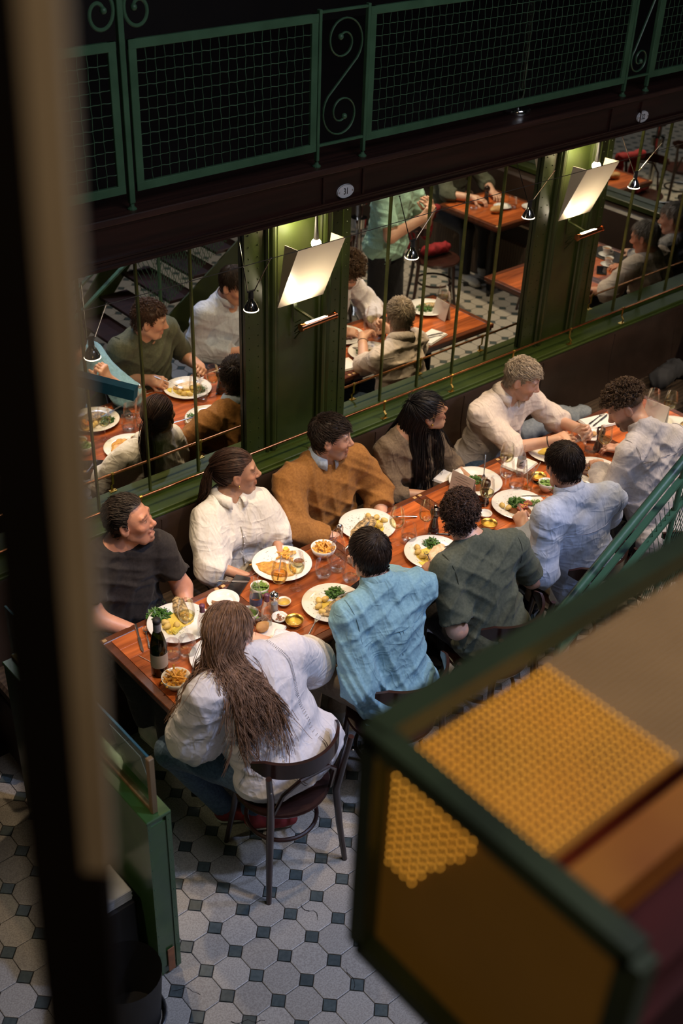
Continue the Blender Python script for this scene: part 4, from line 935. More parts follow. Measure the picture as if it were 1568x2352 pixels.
    if sh.get('vneck'): C.sub_caps(s['neck'] + u * .05 + f * .07, s['neck'] - u * sh['vneck'] + f * .14, .035, .008, k=.01)
    V, Q = C.mesh(.0068, disp=cloth_fold(s, sh.get('amp', .006), s.get('seed', 1), Mt)); thin(mesh_np('shirt', V + off, Q, sh['mat'], parent), .45)
    class Sh:  # helper that shifts seams to the person's own frame
        @staticmethod
        def seam(pts, mat, name='seam', r_=.0016, o=.004): q_ = seam(C, pts, mat, parent, name, r_, o); q_.location = off; return q_
    if sh.get('collar'): q_ = collar(s, sh.get('collar_mat', sh['mat']), parent, C, **sh.get('collar_kw', {})); q_.location = off
    # ---- trousers and shoes
    tr = s.get('trousers')
    if tr:
        D = Sdf(); D.ell(s['hip'], Mt, (.175 * w, .125 * b, .10), .04); hp = {'L': s['hip'] - r * .085 * w, 'R': s['hip'] + r * .085 * w}
        for X in 'LR':
            D.caps(hp[X], s['kn' + X], .090 * tr.get('fat', 1.), .064, k=.04); D.caps(s['kn' + X], s['an' + X], .062, .050, k=.03, cut=[(s['an' + X], nv(s['an' + X] - s['kn' + X]))])
        V, Q = D.mesh(.012, disp=lambda P: .005 * (1 - np.abs(wav(P, 34, 5)))); thin(mesh_np('trousers', V + off, Q, tr['mat'], parent), .4)
        sm = s.get('shoe', {}); 
        for X in 'LR':
            a = s['an' + X]; fdx = nv((s['kn' + X] - a) * [1, 1, 0] * .0 + np.array([*(f[:2]), 0.]) + 1e-6); fdx = nv(np.array(sm.get('dir', fdx), float)); z0 = sm.get('z', 0.0)
            E = Sdf(); h0 = np.array([a[0], a[1], max(a[2] - .085, .0)]); E.caps(h0 + [0, 0, .045], h0 + fdx * .13 + [0, 0, .035], .042, .040, k=.02); E.caps(h0 + fdx * .10 + [0, 0, .032], h0 + fdx * .17 + [0, 0, .028], .040, .033, k=.02); E.caps(h0 + [0, 0, .06], a + [0, 0, .01], .04, .043, k=.02); E.plane(h0 + [0, 0, .012], (0, 0, -1)); V, Q = E.mesh(.008)
            so = thin(mesh_np('shoe', V + off, Q, sm.get('mat', M['white_sneaker']), parent), .5)
            G = Sdf(); G.caps(h0 + [0, 0, .035], h0 + fdx * .15 + [0, 0, .035], .046, .043, k=.02); G.plane(h0 + [0, 0, .022], (0, 0, 1)); G.plane(h0 + [0, 0, .002], (0, 0, -1)); V, Q = G.mesh(.009); mesh_np('sole', V + off, Q, sm.get('sole', M['white_sneaker']), so)
            b_ = MB()
            for k in range(4): b_.tube([h0 + fdx * (.045 + .022 * k) + np.cross(fdx, [0, 0, 1]) * .022 * sg + [0, 0, .078 - .004 * k - .006 * abs(sg)] for sg in (-1, 0, 1)], .003, 5)
            q_ = b_.build('laces', M['lace_grey'], so, True); q_.location = off
    hs = make_hair(s, B, Hc, R, parent, C) ; hs.location = off
    for c in root.children:
        if c.name.startswith('hair_tie'): c.location = off
    return root, dict(C=C, B=B, R=R, Hc=Hc, Mt=Mt, off=off, seam=Sh.seam, parent=root)
# ---------------------------------------------------------------- guests
def skinm(n, c, red=(.93,.83,.80)): M[n] = pm(n, c, tuple(a*b for a, b in zip(c, red)), scale=14, rough=.42, bump=.0006, bscale=90, sub=.12, tint=True, spec=.45)
skinm('skin_ruddy', (.68,.34,.22)); skinm('skin_fair', (.66,.41,.30)); skinm('skin_pink', (.62,.37,.27)); skinm('skin_olive', (.50,.28,.18)); skinm('skin_tan', (.42,.24,.15))
def hairm(n, c, c2): M[n] = pm(n, c, c2, scale=55, rough=.48, stretch=(1,1,.25), spec=.3, contrast=(.3,.7))
hairm('hair_dark', (.034,.020,.014), (.016,.010,.008)); hairm('hair_black', (.010,.008,.009), (.005,.004,.005)); hairm('hair_brown', (.075,.036,.022), (.032,.017,.012)); hairm('hair_long_brown', (.34,.20,.13), (.15,.085,.055))
hairm('hair_blond', (.52,.43,.32), (.34,.27,.20)); hairm('hair_greying', (.055,.04,.032), (.02,.014,.011)); hairm('hair_curly', (.12,.07,.038), (.040,.023,.014)); hairm('hair_grey', (.42,.39,.35), (.25,.22,.20))
def cl(n, c, c2=None, **k): M[n] = pm(n, c, c2, scale=k.pop('scale', 90), rough=.82, bump=k.pop('bump', .0007), bscale=k.pop('bscale', 70), sheen=.08, spec=.25, detail=4, fold=k.pop('fold', .010), fscale=k.pop('fscale', 7.))
cl('tee_black', (.030,.024,.022), (.020,.016,.015), fold=.006, fscale=3.5); cl('shirt_white', (.78,.74,.68), (.72,.68,.62)); cl('sweater_tan', (.33,.150,.040), (.25,.108,.028), bump=.0012, fold=.007, fscale=4.); cl('collar_blue', (.42,.50,.62)); cl('knit_brown', (.16,.115,.075), (.12,.085,.055)); cl('shirt_cream', (.72,.62,.54), (.66,.56,.48))
cl('shirt_denim', (.22,.40,.50), (.17,.33,.43)); cl('tee_olive', (.095,.105,.075), (.07,.08,.056), fold=.007, fscale=4.); cl('shirt_pale_blue', (.52,.58,.72), (.46,.52,.66)); cl('shirt_pale_grey', (.60,.57,.60), (.52,.50,.55)); cl('blouse_white', (.74,.71,.74), (.68,.65,.69)); cl('jeans', (.095,.155,.24), (.06,.10,.17)); cl('trouser_dark', (.025,.025,.03)); cl('trouser_beige', (.42,.34,.26), (.35,.28,.21)); cl('tee_mint', (.38,.62,.52), (.32,.55,.46)); cl('stripe_navy', (.6,.58,.56), (.05,.05,.08), scale=14, bump=.0004)
cl('seam_denim', (.13,.25,.33)); cl('seam_blue', (.34,.38,.52)); cl('seam_grey', (.40,.38,.42)); cl('lace_dark', (.10,.08,.08)); cl('seam_white', (.55,.52,.48)); cl('seam_olive', (.05,.055,.04))
def seat_legs(s, f=(0,-1), spread=.12, z=.50, kd=.42, side=True):
    """thighs forward from the hip, shins down"""
    h = np.array(s['hip']); f3 = nv([f[0], f[1], 0]); r = np.cross(f3, [0,0,1])
    for X, sg in (('R', 1), ('L', -1)): s['kn'+X] = h*[1,1,0] + f3*kd + r*sg*spread + [0,0,z]; s['an'+X] = s['kn'+X]*[1,1,0] + f3*.02 + [0,0,.09]
    return s
G_ = {}
def P1():
    s = dict(label='middle-aged man in a black tee shirt laughing at the left end of the bench', seed=1, hip=(.28,-.36,.545), neck=(.265,-.405,1.02), head=(.325,-.44,1.165), face=(.66,-.74,.20), headup=(0,0,1),
        shL=(.45,-.465,.985), shR=(.075,-.385,.975), elL=(.52,-.535,.745), elR=(.055,-.525,.775), wrL=(.47,-.66,.66), wrR=(.17,-.63,.715), handL=dict(d=(-.5,-.5,-.4), pn=(-.2,0,-1), curl=.4), handR=dict(d=(.9,-.2,-.3), pn=(0,0,-1), curl=.5), ar=1.12, w=1.08, b=1.08, mouth=1.0, male=True, beard=.22, skin=M['skin_ruddy'], hair_mat=M['hair_greying'],
        hair=dict(kind='slick', line='recede', flow=(0,-1,.15), len=(.04,.075), n=1500, thick=.014, jit=.22, lift=.12, m=7, r=.0017), shirt=dict(mat=M['tee_black'], sleeve=.66, off=.013, loose=.012, vneck=.06, nr=.07, amp=.010), trousers=dict(mat=M['trouser_dark']), shoe=dict(mat=M['white_sneaker'], dir=(.1,-1,-.1)))
    seat_legs(s, (-.25,-1)); s['knL'] = np.array((.22,-.80,.52)); s['anL'] = np.array((.12,-1.00,.30)); s['anR'] = np.array((.10,-.84,.33)); s['knR'] = np.array((.10,-.74,.56)); return person(s)
def P2():
    s = dict(label='young woman with a brown ponytail and loose white shirt on the bench', seed=2, hip=(.96,-.35,.54), neck=(.935,-.355,.995), head=(.99,-.355,1.135), face=(.84,-.54,.05), male=False,
        shL=(1.075,-.405,.94), shR=(.79,-.365,.94), elL=(1.13,-.48,.78), elR=(.725,-.50,.76), wrL=(1.06,-.61,.745), wrR=(.81,-.625,.735), handL=dict(d=(-.5,-.3,-.5), pn=(0,0,-1)), handR=dict(d=(.7,-.2,-.5), pn=(0,0,-1)), w=.86, b=.92, ar=.78, bust=True, skin=M['skin_olive'], hair_mat=M['hair_brown'], hw=.95,
        hair=dict(kind='pony', line='tied', n=1700, thick=.007, m=7, fall=(.27,.38), tail_n=560, r=.0015, jit=.1, lift=0), shirt=dict(mat=M['shirt_white'], sleeve=1.42, off=.014, loose=.022, bat=True, nr=.062, vneck=.08, amp=.011, collar=True, collar_kw=dict(h=.022, r=.069, flare=.034, gap=.9, drop=.01)), trousers=dict(mat=M['trouser_beige']))
    o, g = person(seat_legs(s)); u = g['Mt'][:,2]; f = g['Mt'][:,1]; n = s['neck']; h = s['hip']
    g['seam']([n+f*.14-u*.09, n*.55+h*.45+f*.2, h+f*.2+u*.05], M['seam_white'], 'button_placket', .004, .003)
    b = MB(); C = g['C']
    for k in range(6): p = C.project(np.array([n + f*.2 - u*(.13 + k*.065)]), .005)[0]; b.ball(p, .0045, 8)
    b.build('buttons', M['enamel'], o, True).location = g['off']; b = MB(); p = g['Hc'] + g['R'] @ np.array([.083,.002,-.036]); b.ball(p, .004, 8); b.ball(p - [0,0,.009], .0035, 8); b.build('earring', M['brass'], o, True).location = g['off']; return o, g
def P3():
    s = dict(label='bearded young man in a tan sweater smiling to the right on the bench', seed=3, hip=(1.53,-.35,.545), neck=(1.515,-.385,1.02), head=(1.545,-.42,1.165), face=(.68,-.73,-.04),
        shL=(1.72,-.42,.975), shR=(1.305,-.37,.965), elL=(1.82,-.50,.76), elR=(1.235,-.52,.765), wrL=(1.74,-.615,.735), wrR=(1.37,-.64,.725), handL=dict(d=(-.5,-.4,-.4), pn=(0,0,-1)), handR=dict(d=(.8,-.1,-.4), pn=(0,0,-1)), w=1.14, b=1.12, ar=1.2, mouth=.35, beard=.38, skin=M['skin_pink'], hair_mat=M['hair_dark'],
        hair=dict(kind='short', line='short', whorl=(.01,-.075,.1), n=1900, len=(.024,.042), thick=.013, jit=.25, lift=.45, m=6, flow=(.2,-.1,.45)), shirt=dict(mat=M['sweater_tan'], sleeve=1.93, off=.017, loose=.010, nr=.072, amp=.011, collar=True, collar_mat=M['collar_blue'], collar_kw=dict(h=.03, r=.069, flare=.022, gap=.8, drop=.01)), trousers=dict(mat=M['trouser_beige']))
    return person(seat_legs(s, (.05,-1)))
def P4():
    s = dict(label='woman with long black hair and glasses looking up on the bench', seed=4, hip=(2.10,-.36,.53), neck=(2.085,-.43,1.00), head=(2.175,-.475,1.125), face=(.80,-.46,.34), headup=(-.1,0,1), male=False,
        shL=(2.24,-.48,.945), shR=(1.93,-.42,.94), elL=(2.36,-.54,.75), elR=(1.90,-.53,.73), wrL=(2.34,-.66,.74), wrR=(2.05,-.64,.72), handL=dict(d=(-.4,-.5,-.4), pn=(0,0,-1)), handR=dict(d=(.8,-.2,-.3), pn=(0,0,-1)), w=.90, b=.92, ar=.85, bust=True, skin=M['skin_tan'], hair_mat=M['hair_black'], hw=.95,
        hair=dict(kind='long', line='long', n=1050, thick=.012, m=6, fall=(.42,.56), wave=.35, part=(0,.03,.11), gap=.006, jit=.1, lift=.05), shirt=dict(mat=M['knit_brown'], sleeve=1.5, off=.009, loose=.004, vneck=.13, nr=.07, amp=.008), trousers=dict(mat=M['trouser_dark']))
    o, g = person(seat_legs(s)); b = MB(); R, H = g['R'], g['Hc']; T = lambda *q: H + R @ np.array(q)
    for sx in (-1, 1): b.tube([T(sx*.031 + .021*math.cos(a), .098, .006 + .018*math.sin(a)) for a in np.linspace(0, 2*PI, 20)[:-1]], .0008, 5, closed=True); b.tube([T(sx*.052,.096,.010), T(sx*.078,.05,.012), T(sx*.086,.0,.010)], .0008, 5)
    b.tube([T(-.010,.099,.009), T(0,.102,.012), T(.010,.099,.009)], .0011, 5); b.build('glasses', M['brass'], o, True).location = g['off']
    b = MB(); b.ball(T(.083,.003,-.036), .007, 8); b.build('earring', M['brass'], o, True).location = g['off']; return o, g
def P5():
    s = dict(label='blond man in a white shirt looking down at the glass in his hands', seed=5, hip=(2.80,-.37,.545), neck=(2.85,-.455,.99), head=(2.90,-.525,1.125), face=(.42,-.84,-.30), headup=(0,0,1), closed=True,
        shL=(3.02,-.495,.95), shR=(2.665,-.435,.94), elL=(3.16,-.62,.80), elR=(2.735,-.66,.785), wrL=(3.105,-.83,.86), wrR=(2.865,-.83,.865), handL=dict(d=(-.15,-.75,.25), pn=(-.9,.1,-.2), curl=.85, thumb=.5), handR=dict(d=(.75,-.35,.15), pn=(.1,.4,-.8), curls=(.42,.35,.4,.5), thumb=.6), w=.98, ar=.95, beard=.30, skin=M['skin_fair'], hair_mat=M['hair_blond'],
        hair=dict(kind='short', line='short', whorl=(.0,-.07,.11), n=1900, len=(.022,.038), thick=.009, jit=.40, lift=.8, m=6, flow=(.0,.5,.5)), shirt=dict(mat=M['shirt_cream'], sleeveL=1.25, sleeveR=1.12, off=.016, loose=.012, vneck=.10, nr=.068, amp=.011, collar=True, collar_kw=dict(h=.03, r=.069, flare=.03, gap=1.1, drop=.012)), trousers=dict(mat=M['jeans']))
    o, g = person(seat_legs(s)); b = MB(); w_ = s['wrR'] + (s['elR'] - s['wrR'])*.12; d = nv(s['wrR'] - s['elR']); b.lathe([(.030,-.005),(.034,0),(.030,.005)], 16, R=frame(d), c=w_); b.build('bracelet', M['black_rubber'], o, True).location = g['off']
    u = g['Mt'][:,2]; f = g['Mt'][:,1]; n = s['neck']; g['seam']([n+f*.14-u*.12, n*.5+s['hip']*.5+f*.2, s['hip']+f*.2+u*.1], M['seam_white'], 'button_placket', .0035, .003); return o, g
def P6():
    s = dict(label='curly haired man with faded sides in a pale grey shirt bending over the table', seed=6, hip=(2.97,-1.63,.55), neck=(3.02,-1.31,1.085), head=(3.015,-1.165,1.18), face=(-.62,.50,-.60), headup=(-.2,.5,1), closed=True, bend=-.05,
        shL=(2.84,-1.36,1.035), shR=(3.215,-1.385,1.02), elL=(2.75,-1.34,.775), elR=(3.36,-1.30,.775), wrL=(2.93,-1.12,.79), wrR=(3.22,-1.07,.79), handL=dict(d=(.6,.6,0), pn=(.2,-.2,-1)), handR=dict(d=(-.5,.8,0), pn=(0,0,-1)), w=1.10, ar=1.08, beard=.72, skin=M['skin_pink'], hair_mat=M['hair_curly'],
        hair=dict(kind='curly', line='fade', n=900, len=(.02,.03), thick=.020, curls=1800, curl_from=.045, chi=(.012,.040), cr=.9), shirt=dict(mat=M['shirt_pale_grey'], sleeve=1.93, off=.018, loose=.010, nr=.066, amp=.011, collar=True, collar_kw=dict(h=.03, r=.069, flare=.012, gap=.6)), trousers=dict(mat=M['trouser_dark']), shoe=dict(mat=M['black_shoe'], sole=M['black_shoe']))
    o, g = person(seat_legs(s, (0,1))); yoke(g, s, M['seam_grey'], .13, .02); return o, g
def yoke(g, s, m, d=.13, sag=.02, pleat=False):
    u, f, r = g['Mt'][:,2], g['Mt'][:,1], g['Mt'][:,0]; n = s['neck']
    g['seam']([s['shL']-u*(d-.02)-f*.2-r*.02, n-u*(d+sag)-f*.3, s['shR']-u*(d-.02)-f*.2+r*.02], m, 'yoke_seam', .0019, .004)
    for X, sg in (('L',-1),('R',1)): g['seam']([s['sh'+X]+u*.09+r*sg*.005, s['sh'+X]-f*.15+r*sg*.02, s['sh'+X]-f*.15-u*.10+r*sg*.012], m, 'armhole_seam', .0018, .004)
    if pleat:
        for sx in (-.012,.012): g['seam']([n-u*(d+sag)-f*.3+r*sx, n-u*(d+.16)-f*.3+r*sx*1.5], m, 'pleat', .003, .002)
def P7():
    s = dict(label='dark haired man in a pale blue shirt seen from behind, cutting his food', seed=7, hip=(2.34,-1.565,.55), neck=(2.225,-1.465,1.075), head=(2.24,-1.385,1.205), face=(.28,.90,-.32), headup=(0,.1,1),
        shL=(2.055,-1.47,1.02), shR=(2.435,-1.555,1.03), elL=(2.00,-1.53,.745), elR=(2.60,-1.44,.80), wrL=(2.15,-1.27,.80), wrR=(2.46,-1.27,.83), handL=dict(d=(.35,.75,.35), pn=(.6,-.2,-.6), curl=.75, thumb=.6), handR=dict(d=(-.55,.6,.2), pn=(-.4,-.2,-.9), curl=.8, thumb=.6), w=1.08, ar=1.1, beard=.2, skin=M['skin_pink'], hair_mat=M['hair_dark'],
        hair=dict(kind='short', line='short', whorl=(.0,-.062,.11), n=1900, len=(.03,.05), thick=.013, jit=.16, lift=.08, m=7), shirt=dict(mat=M['shirt_pale_blue'], sleeve=1.90, off=.017, loose=.012, nr=.064, amp=.010, collar=True, collar_kw=dict(h=.034, r=.069, flare=.014, gap=.6)), trousers=dict(mat=M['trouser_beige']), shoe=dict(mat=M['black_shoe'], sole=M['black_shoe']))
    o, g = person(seat_legs(s, (.1,1))); yoke(g, s, M['seam_blue'], .13, .03)
    b = MB(); d = nv(s['wrL'] - s['elL']); c = s['wrL'] - d*.012; b.lathe([(.030,-.012),(.0335,-.010),(.0335,.010),(.030,.012)], 18, R=frame(d), c=c); b.build('watch_strap', M['black_rubber'], o, True).location = g['off']; return o, g
def P8():
    s = dict(label='curly dark haired man in an olive tee shirt seen from behind', seed=8, hip=(1.63,-1.565,.55), neck=(1.575,-1.42,1.045), head=(1.565,-1.335,1.17), face=(.74,.62,-.22), headup=(0,.1,1),
        shL=(1.395,-1.43,.985), shR=(1.78,-1.50,.99), elL=(1.375,-1.56,.715), elR=(1.93,-1.53,.735), wrL=(1.50,-1.275,.80), wrR=(1.86,-1.27,.79), handL=dict(d=(.35,.85,.1), pn=(.5,-.2,-.8), curl=.75, thumb=.6), handR=dict(d=(-.3,.8,.3), pn=(-.6,0,-.5), curl=1.0, thumb=.5), w=1.08, ar=1.12, skin=M['skin_pink'], hair_mat=M['hair_brown'],
        hair=dict(kind='curly', line='short', n=1200, len=(.02,.03), thick=.014, curls=1800, chi=(.004,.012), cr=.6), shirt=dict(mat=M['tee_olive'], sleeve=.82, off=.015, loose=.012, nr=.068, amp=.010), trousers=dict(mat=M['trouser_dark']), shoe=dict(mat=M['black_shoe'], sole=M['black_shoe']))
    o, g = person(seat_legs(s, (.1,1))); u, f = g['Mt'][:,2], g['Mt'][:,1]
    for X in 'LR': g['seam']([s['sh'+X]+u*.08, s['sh'+X]-f*.15, s['sh'+X]-f*.15-u*.10], M['seam_olive'], 'armhole_seam', .0018, .004)
    b = MB(); a = nv(s['neck']-s['hip']); th = np.linspace(0, 2*PI, 28)[:-1]; b.tube([s['neck'] + a*.035 + g['Mt'][:,0]*.070*math.cos(t) + g['Mt'][:,1]*(.068*math.sin(t)+.006) for t in th], .006, 6, closed=True); b.build('neck_band', M['tee_olive'], o, True).location = g['off']; return o, g
def P9():
    s = dict(label='dark haired man in a light denim blue shirt seen from behind', seed=9, hip=(.985,-1.575,.55), neck=(.985,-1.415,1.05), head=(1.005,-1.325,1.175), face=(.30,.90,-.30), headup=(0,.1,1),
        shL=(.80,-1.43,.995), shR=(1.19,-1.47,1.00), elL=(.755,-1.57,.72), elR=(1.285,-1.19,.80), wrL=(.90,-1.33,.785), wrR=(1.13,-1.145,.98), handL=dict(d=(.4,.8,0), pn=(.3,0,-1), curl=.5), handR=dict(d=(-.3,.2,.9), pn=(-.4,-.8,0), curl=.9, thumb=.5), w=1.08, ar=1.12, skin=M['skin_fair'], hair_mat=M['hair_dark'],
        hair=dict(kind='short', line='short', whorl=(.02,-.068,.10), n=1900, len=(.03,.05), thick=.014, jit=.14, lift=.06, m=7), shirt=dict(mat=M['shirt_denim'], sleeveL=1.85, sleeveR=1.12, off=.018, loose=.014, nr=.064, amp=.011, collar=True, collar_kw=dict(h=.036, r=.069, flare=.014, gap=.6)), trousers=dict(mat=M['trouser_beige']), shoe=dict(mat=M['white_sneaker']))
    o, g = person(seat_legs(s, (-.15,1))); yoke(g, s, M['seam_denim'], .12, .03, True); return o, g
def P10():
    s = dict(label='woman with long wavy brown hair in a white blouse seen from behind', seed=10, hip=(.345,-1.585,.545), neck=(.255,-1.395,1.03), head=(.235,-1.335,1.145), face=(.80,.50,-.36), headup=(-.28,.15,1), male=False, bend=-.04,
        shL=(.04,-1.44,.975), shR=(.465,-1.44,.975), elL=(.02,-1.37,.715), elR=(.665,-1.33,.73), wrL=(.20,-1.17,.785), wrR=(.52,-1.12,.785), handL=dict(d=(.8,.5,0), pn=(0,0,-1)), handR=dict(d=(-.5,.8,0), pn=(0,0,-1), curl=.3), w=1.42, b=1.5, ar=1.5, hw=1.0, skin=M['skin_fair'], hair_mat=M['hair_long_brown'],
        hair=dict(kind='long', line='long', n=3500, sides=3, thick=.014, m=6, fall=(.40,.70), wave=1.1, part=(.01,.04,.11), whorl=(.01,.03,.115), len=(.045,.075), gap=.010, jit=.08, lift=.0, lat=.10, sway=(.10,-.14,0), r=.0017, swing=.016), shirt=dict(mat=M['blouse_white'], sleeve=1.72, off=.016, loose=.03, nr=.066, hem=.12, amp=.009), trousers=dict(mat=M['jeans'], fat=1.15), shoe=dict(mat=M['red_suede'], dir=(.8,-.5,0)))
    seat_legs(s); s['knL'] = np.array((.0,-1.20,.50)); s['anL'] = np.array((.20,-1.30,.10)); s['knR'] = np.array((.42,-1.13,.52)); s['anR'] = np.array((.28,-1.42,.10)); o, g = person(s)
    u, f, r = g['Mt'][:,2], g['Mt'][:,1], g['Mt'][:,0]; C = g['C']; n, h = s['neck'], s['hip']
    for sg in (-1, 1):
        pts = np.array([n + r*sg*.13 + u*.05 - f*.05, n + r*sg*.15 - u*.08 - f*.3, n*.5+h*.5 + r*sg*.165 - f*.35, h + r*sg*.15 - f*.4 + u*.06, h + r*sg*.10 - f*.4 - u*.05]); t = np.linspace(0,1,110); tt = np.linspace(0,1,5); P = np.stack([np.interp(t,tt,pts[:,i]) for i in range(3)],1); P = C.project(P, .006)
        b = MB(); T = np.gradient(P, axis=0)
        for k in range(110):
            nn = C.grad(P[k:k+1])[0]; a = nv(np.cross(T[k], nn))
            for e in (-1, 1): b.ball(P[k] + a*e*.0048, .0022, 4, sc=(1,1,.6))
        q = b.build('lace_trim', M['lace_dark'], o); q.location = g['off']; q['kind'] = 'stuff'
    return o, g
PEOPLE = [P1, P2, P3, P4, P5, P6, P7, P8, P9, P10]
for fn in PEOPLE: G_[fn.__name__] = fn()
# ---------------------------------------------------------------- table things
defm('china', (.80,.79,.77), (.75,.74,.72), scale=8, rough=.16, coat=.5)
defm('label_cream', (.62,.58,.52), (.55,.51,.46), scale=30, rough=.7); defm('label_blue', (.05,.06,.16), (.08,.09,.22), scale=60, rough=.5); defm('foil_purple', (.16,.05,.10), (.10,.03,.06), scale=40, rough=.35); defm('foil_grey', (.30,.29,.30), (.22,.21,.22), scale=40, rough=.4, metal=.3)
defm('fish_skin', (.60,.42,.20), (.14,.10,.055), scale=70, rough=.4, bump=.0012, bscale=120, contrast=(.35,.6)); defm('fish_meat', (.74,.60,.40), (.55,.33,.14), scale=45, rough=.45, bump=.001, contrast=(.4,.7)); defm('fish_golden', (.66,.36,.07), (.42,.18,.03), scale=50, rough=.4, bump=.001, bscale=120)
defm('leaf_green', (.055,.16,.018), (.025,.085,.010), scale=30, rough=.5); defm('leaf_light', (.22,.36,.08), (.14,.26,.05), scale=20, rough=.5); defm('potato', (.70,.52,.18), (.58,.40,.11), scale=20, rough=.5, bump=.0006); defm('sauce_yellow', (.72,.55,.12), (.62,.45,.08), scale=18, rough=.22); defm('sauce_brown', (.20,.065,.02), (.13,.04,.012), scale=18, rough=.2)
defm('fries_gold', (.78,.43,.07), (.60,.27,.04), scale=60, rough=.5, rnd=.2); defm('lemon', (.80,.66,.12), (.74,.58,.08), scale=25, rough=.4); defm('steak', (.16,.055,.035), (.07,.028,.02), scale=40, rough=.45, bump=.001); defm('steak_pink', (.45,.12,.09), (.35,.08,.06), scale=30, rough=.4); defm('bread_crust', (.56,.33,.14), (.42,.22,.08), scale=22, rough=.7, bump=.002); defm('toast', (.36,.19,.10), (.28,.14,.07), scale=60, rough=.8)
defm('phone_glass', (.008,.008,.010), rough=.1, coat=.6); defm('mill_wood', (.028,.014,.012), (.018,.010,.009), scale=10, rough=.22, coat=.5); defm('salt_white', (.7,.68,.66), rough=.6); defm('orange_slice', (.85,.34,.04), (.75,.26,.03), scale=30, rough=.4); defm('nuts', (.34,.15,.09), (.24,.10,.06), scale=30, rough=.6); defm('oil', (.75,.50,.08), rough=.1); defm('straw', (.60,.50,.42), rough=.6); defm('bag_leather', (.12,.045,.022), (.07,.028,.015), scale=12, rough=.45, bump=.001); defm('denim_grey', (.30,.34,.40), (.22,.26,.32), scale=60, rough=.85, bump=.001); defm('dark_cloth', (.035,.035,.04), rough=.9); defm('red_cloth', (.30,.012,.02), (.20,.01,.015), scale=20, rough=.85); defm('coffee', (.40,.20,.07), (.30,.14,.05), scale=30, rough=.3)
TZ = .7512; protos = {}
rt = random.Random(11)
def put(key, make, x, y, label, cat, rz=0., group=None, z=TZ):
    """first use builds the thing, later uses copy it with its parts"""
    if key in protos: o = dup(protos[key], (x, y, z), rz, label)
    else: o = make(); protos[key] = o; o.location = (x, y, z); o.rotation_euler = (0, 0, rz); o['label'] = label; o['category'] = cat
    o['category'] = cat
    if group: o['group'] = group
    elif 'group' in o: del o['group']
    return o
def E_(name): return thing(name, '', '')
def mk_plate(r=.150, name='plate'):
    def f():
        b = MB(); b.lathe([(0,.004),(r*.30,.004),(r*.36,.0),(r*.42,.0),(r*.46,.005),(r*.72,.010),(r*.97,.0185),(r,.021),(r*.985,.0225),(r*.74,.0150),(r*.62,.0085),(r*.56,.0070),(0,.0065)], 56); o = b.build(name, M['china'], None, 'all'); return tag(o, '', '')
    return f
def mk_wine(kind='wine', level=.5, slice_=False):
    def f():
        t = E_('wine_glass'); b = MB(); b.lathe([(.0335,.0005),(.033,.002),(.012,.004),(.005,.010),(.0038,.020),(.0036,.078),(.0048,.088)], 28); b.build('stem', M['glass'], t, 'all')
        pr = [(.0048,.088),(.018,.094),(.031,.106),(.0385,.124),(.0400,.142),(.0375,.168),(.0335,.192),(.0310,.205)]; b = MB(); b.lathe(pr, 36); b.tube([(.031*math.cos(a),.031*math.sin(a),.205) for a in np.linspace(0,2*PI,36)[:-1]], .0009, 5, closed=True); b.build('bowl', M['glass'], t, 'all')
        if level > 0:
            zt = .094 + level * .06; lo = [(max(r_-.0016,.001), z_+.001) for r_, z_ in pr if z_ < zt]; rr = np.interp(zt, [z for _, z in pr], [r_ for r_, _ in pr]) - .0016; b = MB(); b.lathe([(0, .090)] + lo + [(rr, zt), (0, zt)], 32); b.build('wine', M[kind], t, 'all')
        if slice_:
            b = MB(); b.lathe([(0,-.003),(.024,-.003),(.026,0),(.024,.003),(0,.003)], 20, R=frame((.4,.3,.8)), c=(0,0,.148)); b.build('orange_slice', M['orange_slice'], t, True); b = MB(); b.tube([(-.01,.0,.11),(.02,.01,.235)], .0028, 8); b.build('straw', M['straw'], t, True)
        return t
    return f
def mk_tumbler(water=.25):
    def f():
        t = E_('tumbler'); pr = [(0,.0015),(.024,.0015),(.034,.008),(.0405,.026),(.0425,.046),(.0400,.072),(.0360,.098)]; b = MB(); b.lathe(pr, 32); b.lathe([(0,.006),(.022,.007),(.033,.014)], 32); b.tube([(.036*math.cos(a),.036*math.sin(a),.098) for a in np.linspace(0,2*PI,32)[:-1]], .0012, 5, closed=True); b.build('glass_body', M['glass'], t, 'all')
        if water: z = .008 + water*.08; r_ = np.interp(z, [p[1] for p in pr], [p[0] for p in pr]) - .002; b = MB(); b.lathe([(.032,.012),(r_,z),(0,z)], 28); b.build('water', M['water'], t, 'all')
        return t
    return f
def mk_high():
    t = E_('highball_glass'); b = MB(); b.lathe([(0,.004),(.026,.004),(.0285,.0),(.030,.06),(.031,.135)], 28); b.lathe([(0,.012),(.026,.012)], 28); b.tube([(.031*math.cos(a),.031*math.sin(a),.135) for a in np.linspace(0,2*PI,30)[:-1]], .001, 5, closed=True); b.build('glass_body', M['glass'], t, 'all')
    b = MB(); b.lathe([(.026,.013),(.0275,.045),(0,.045)], 24); b.build('drink', M['aperol'], t, 'all')
    for p, q in (((.01,.01,.015),(.045,-.03,.17)), ((-.01,-.01,.015),(.012,.04,.165))): b = MB(); b.tube([p, q], .0026, 8); b.build('straw', M['straw'], t, True)
    return t
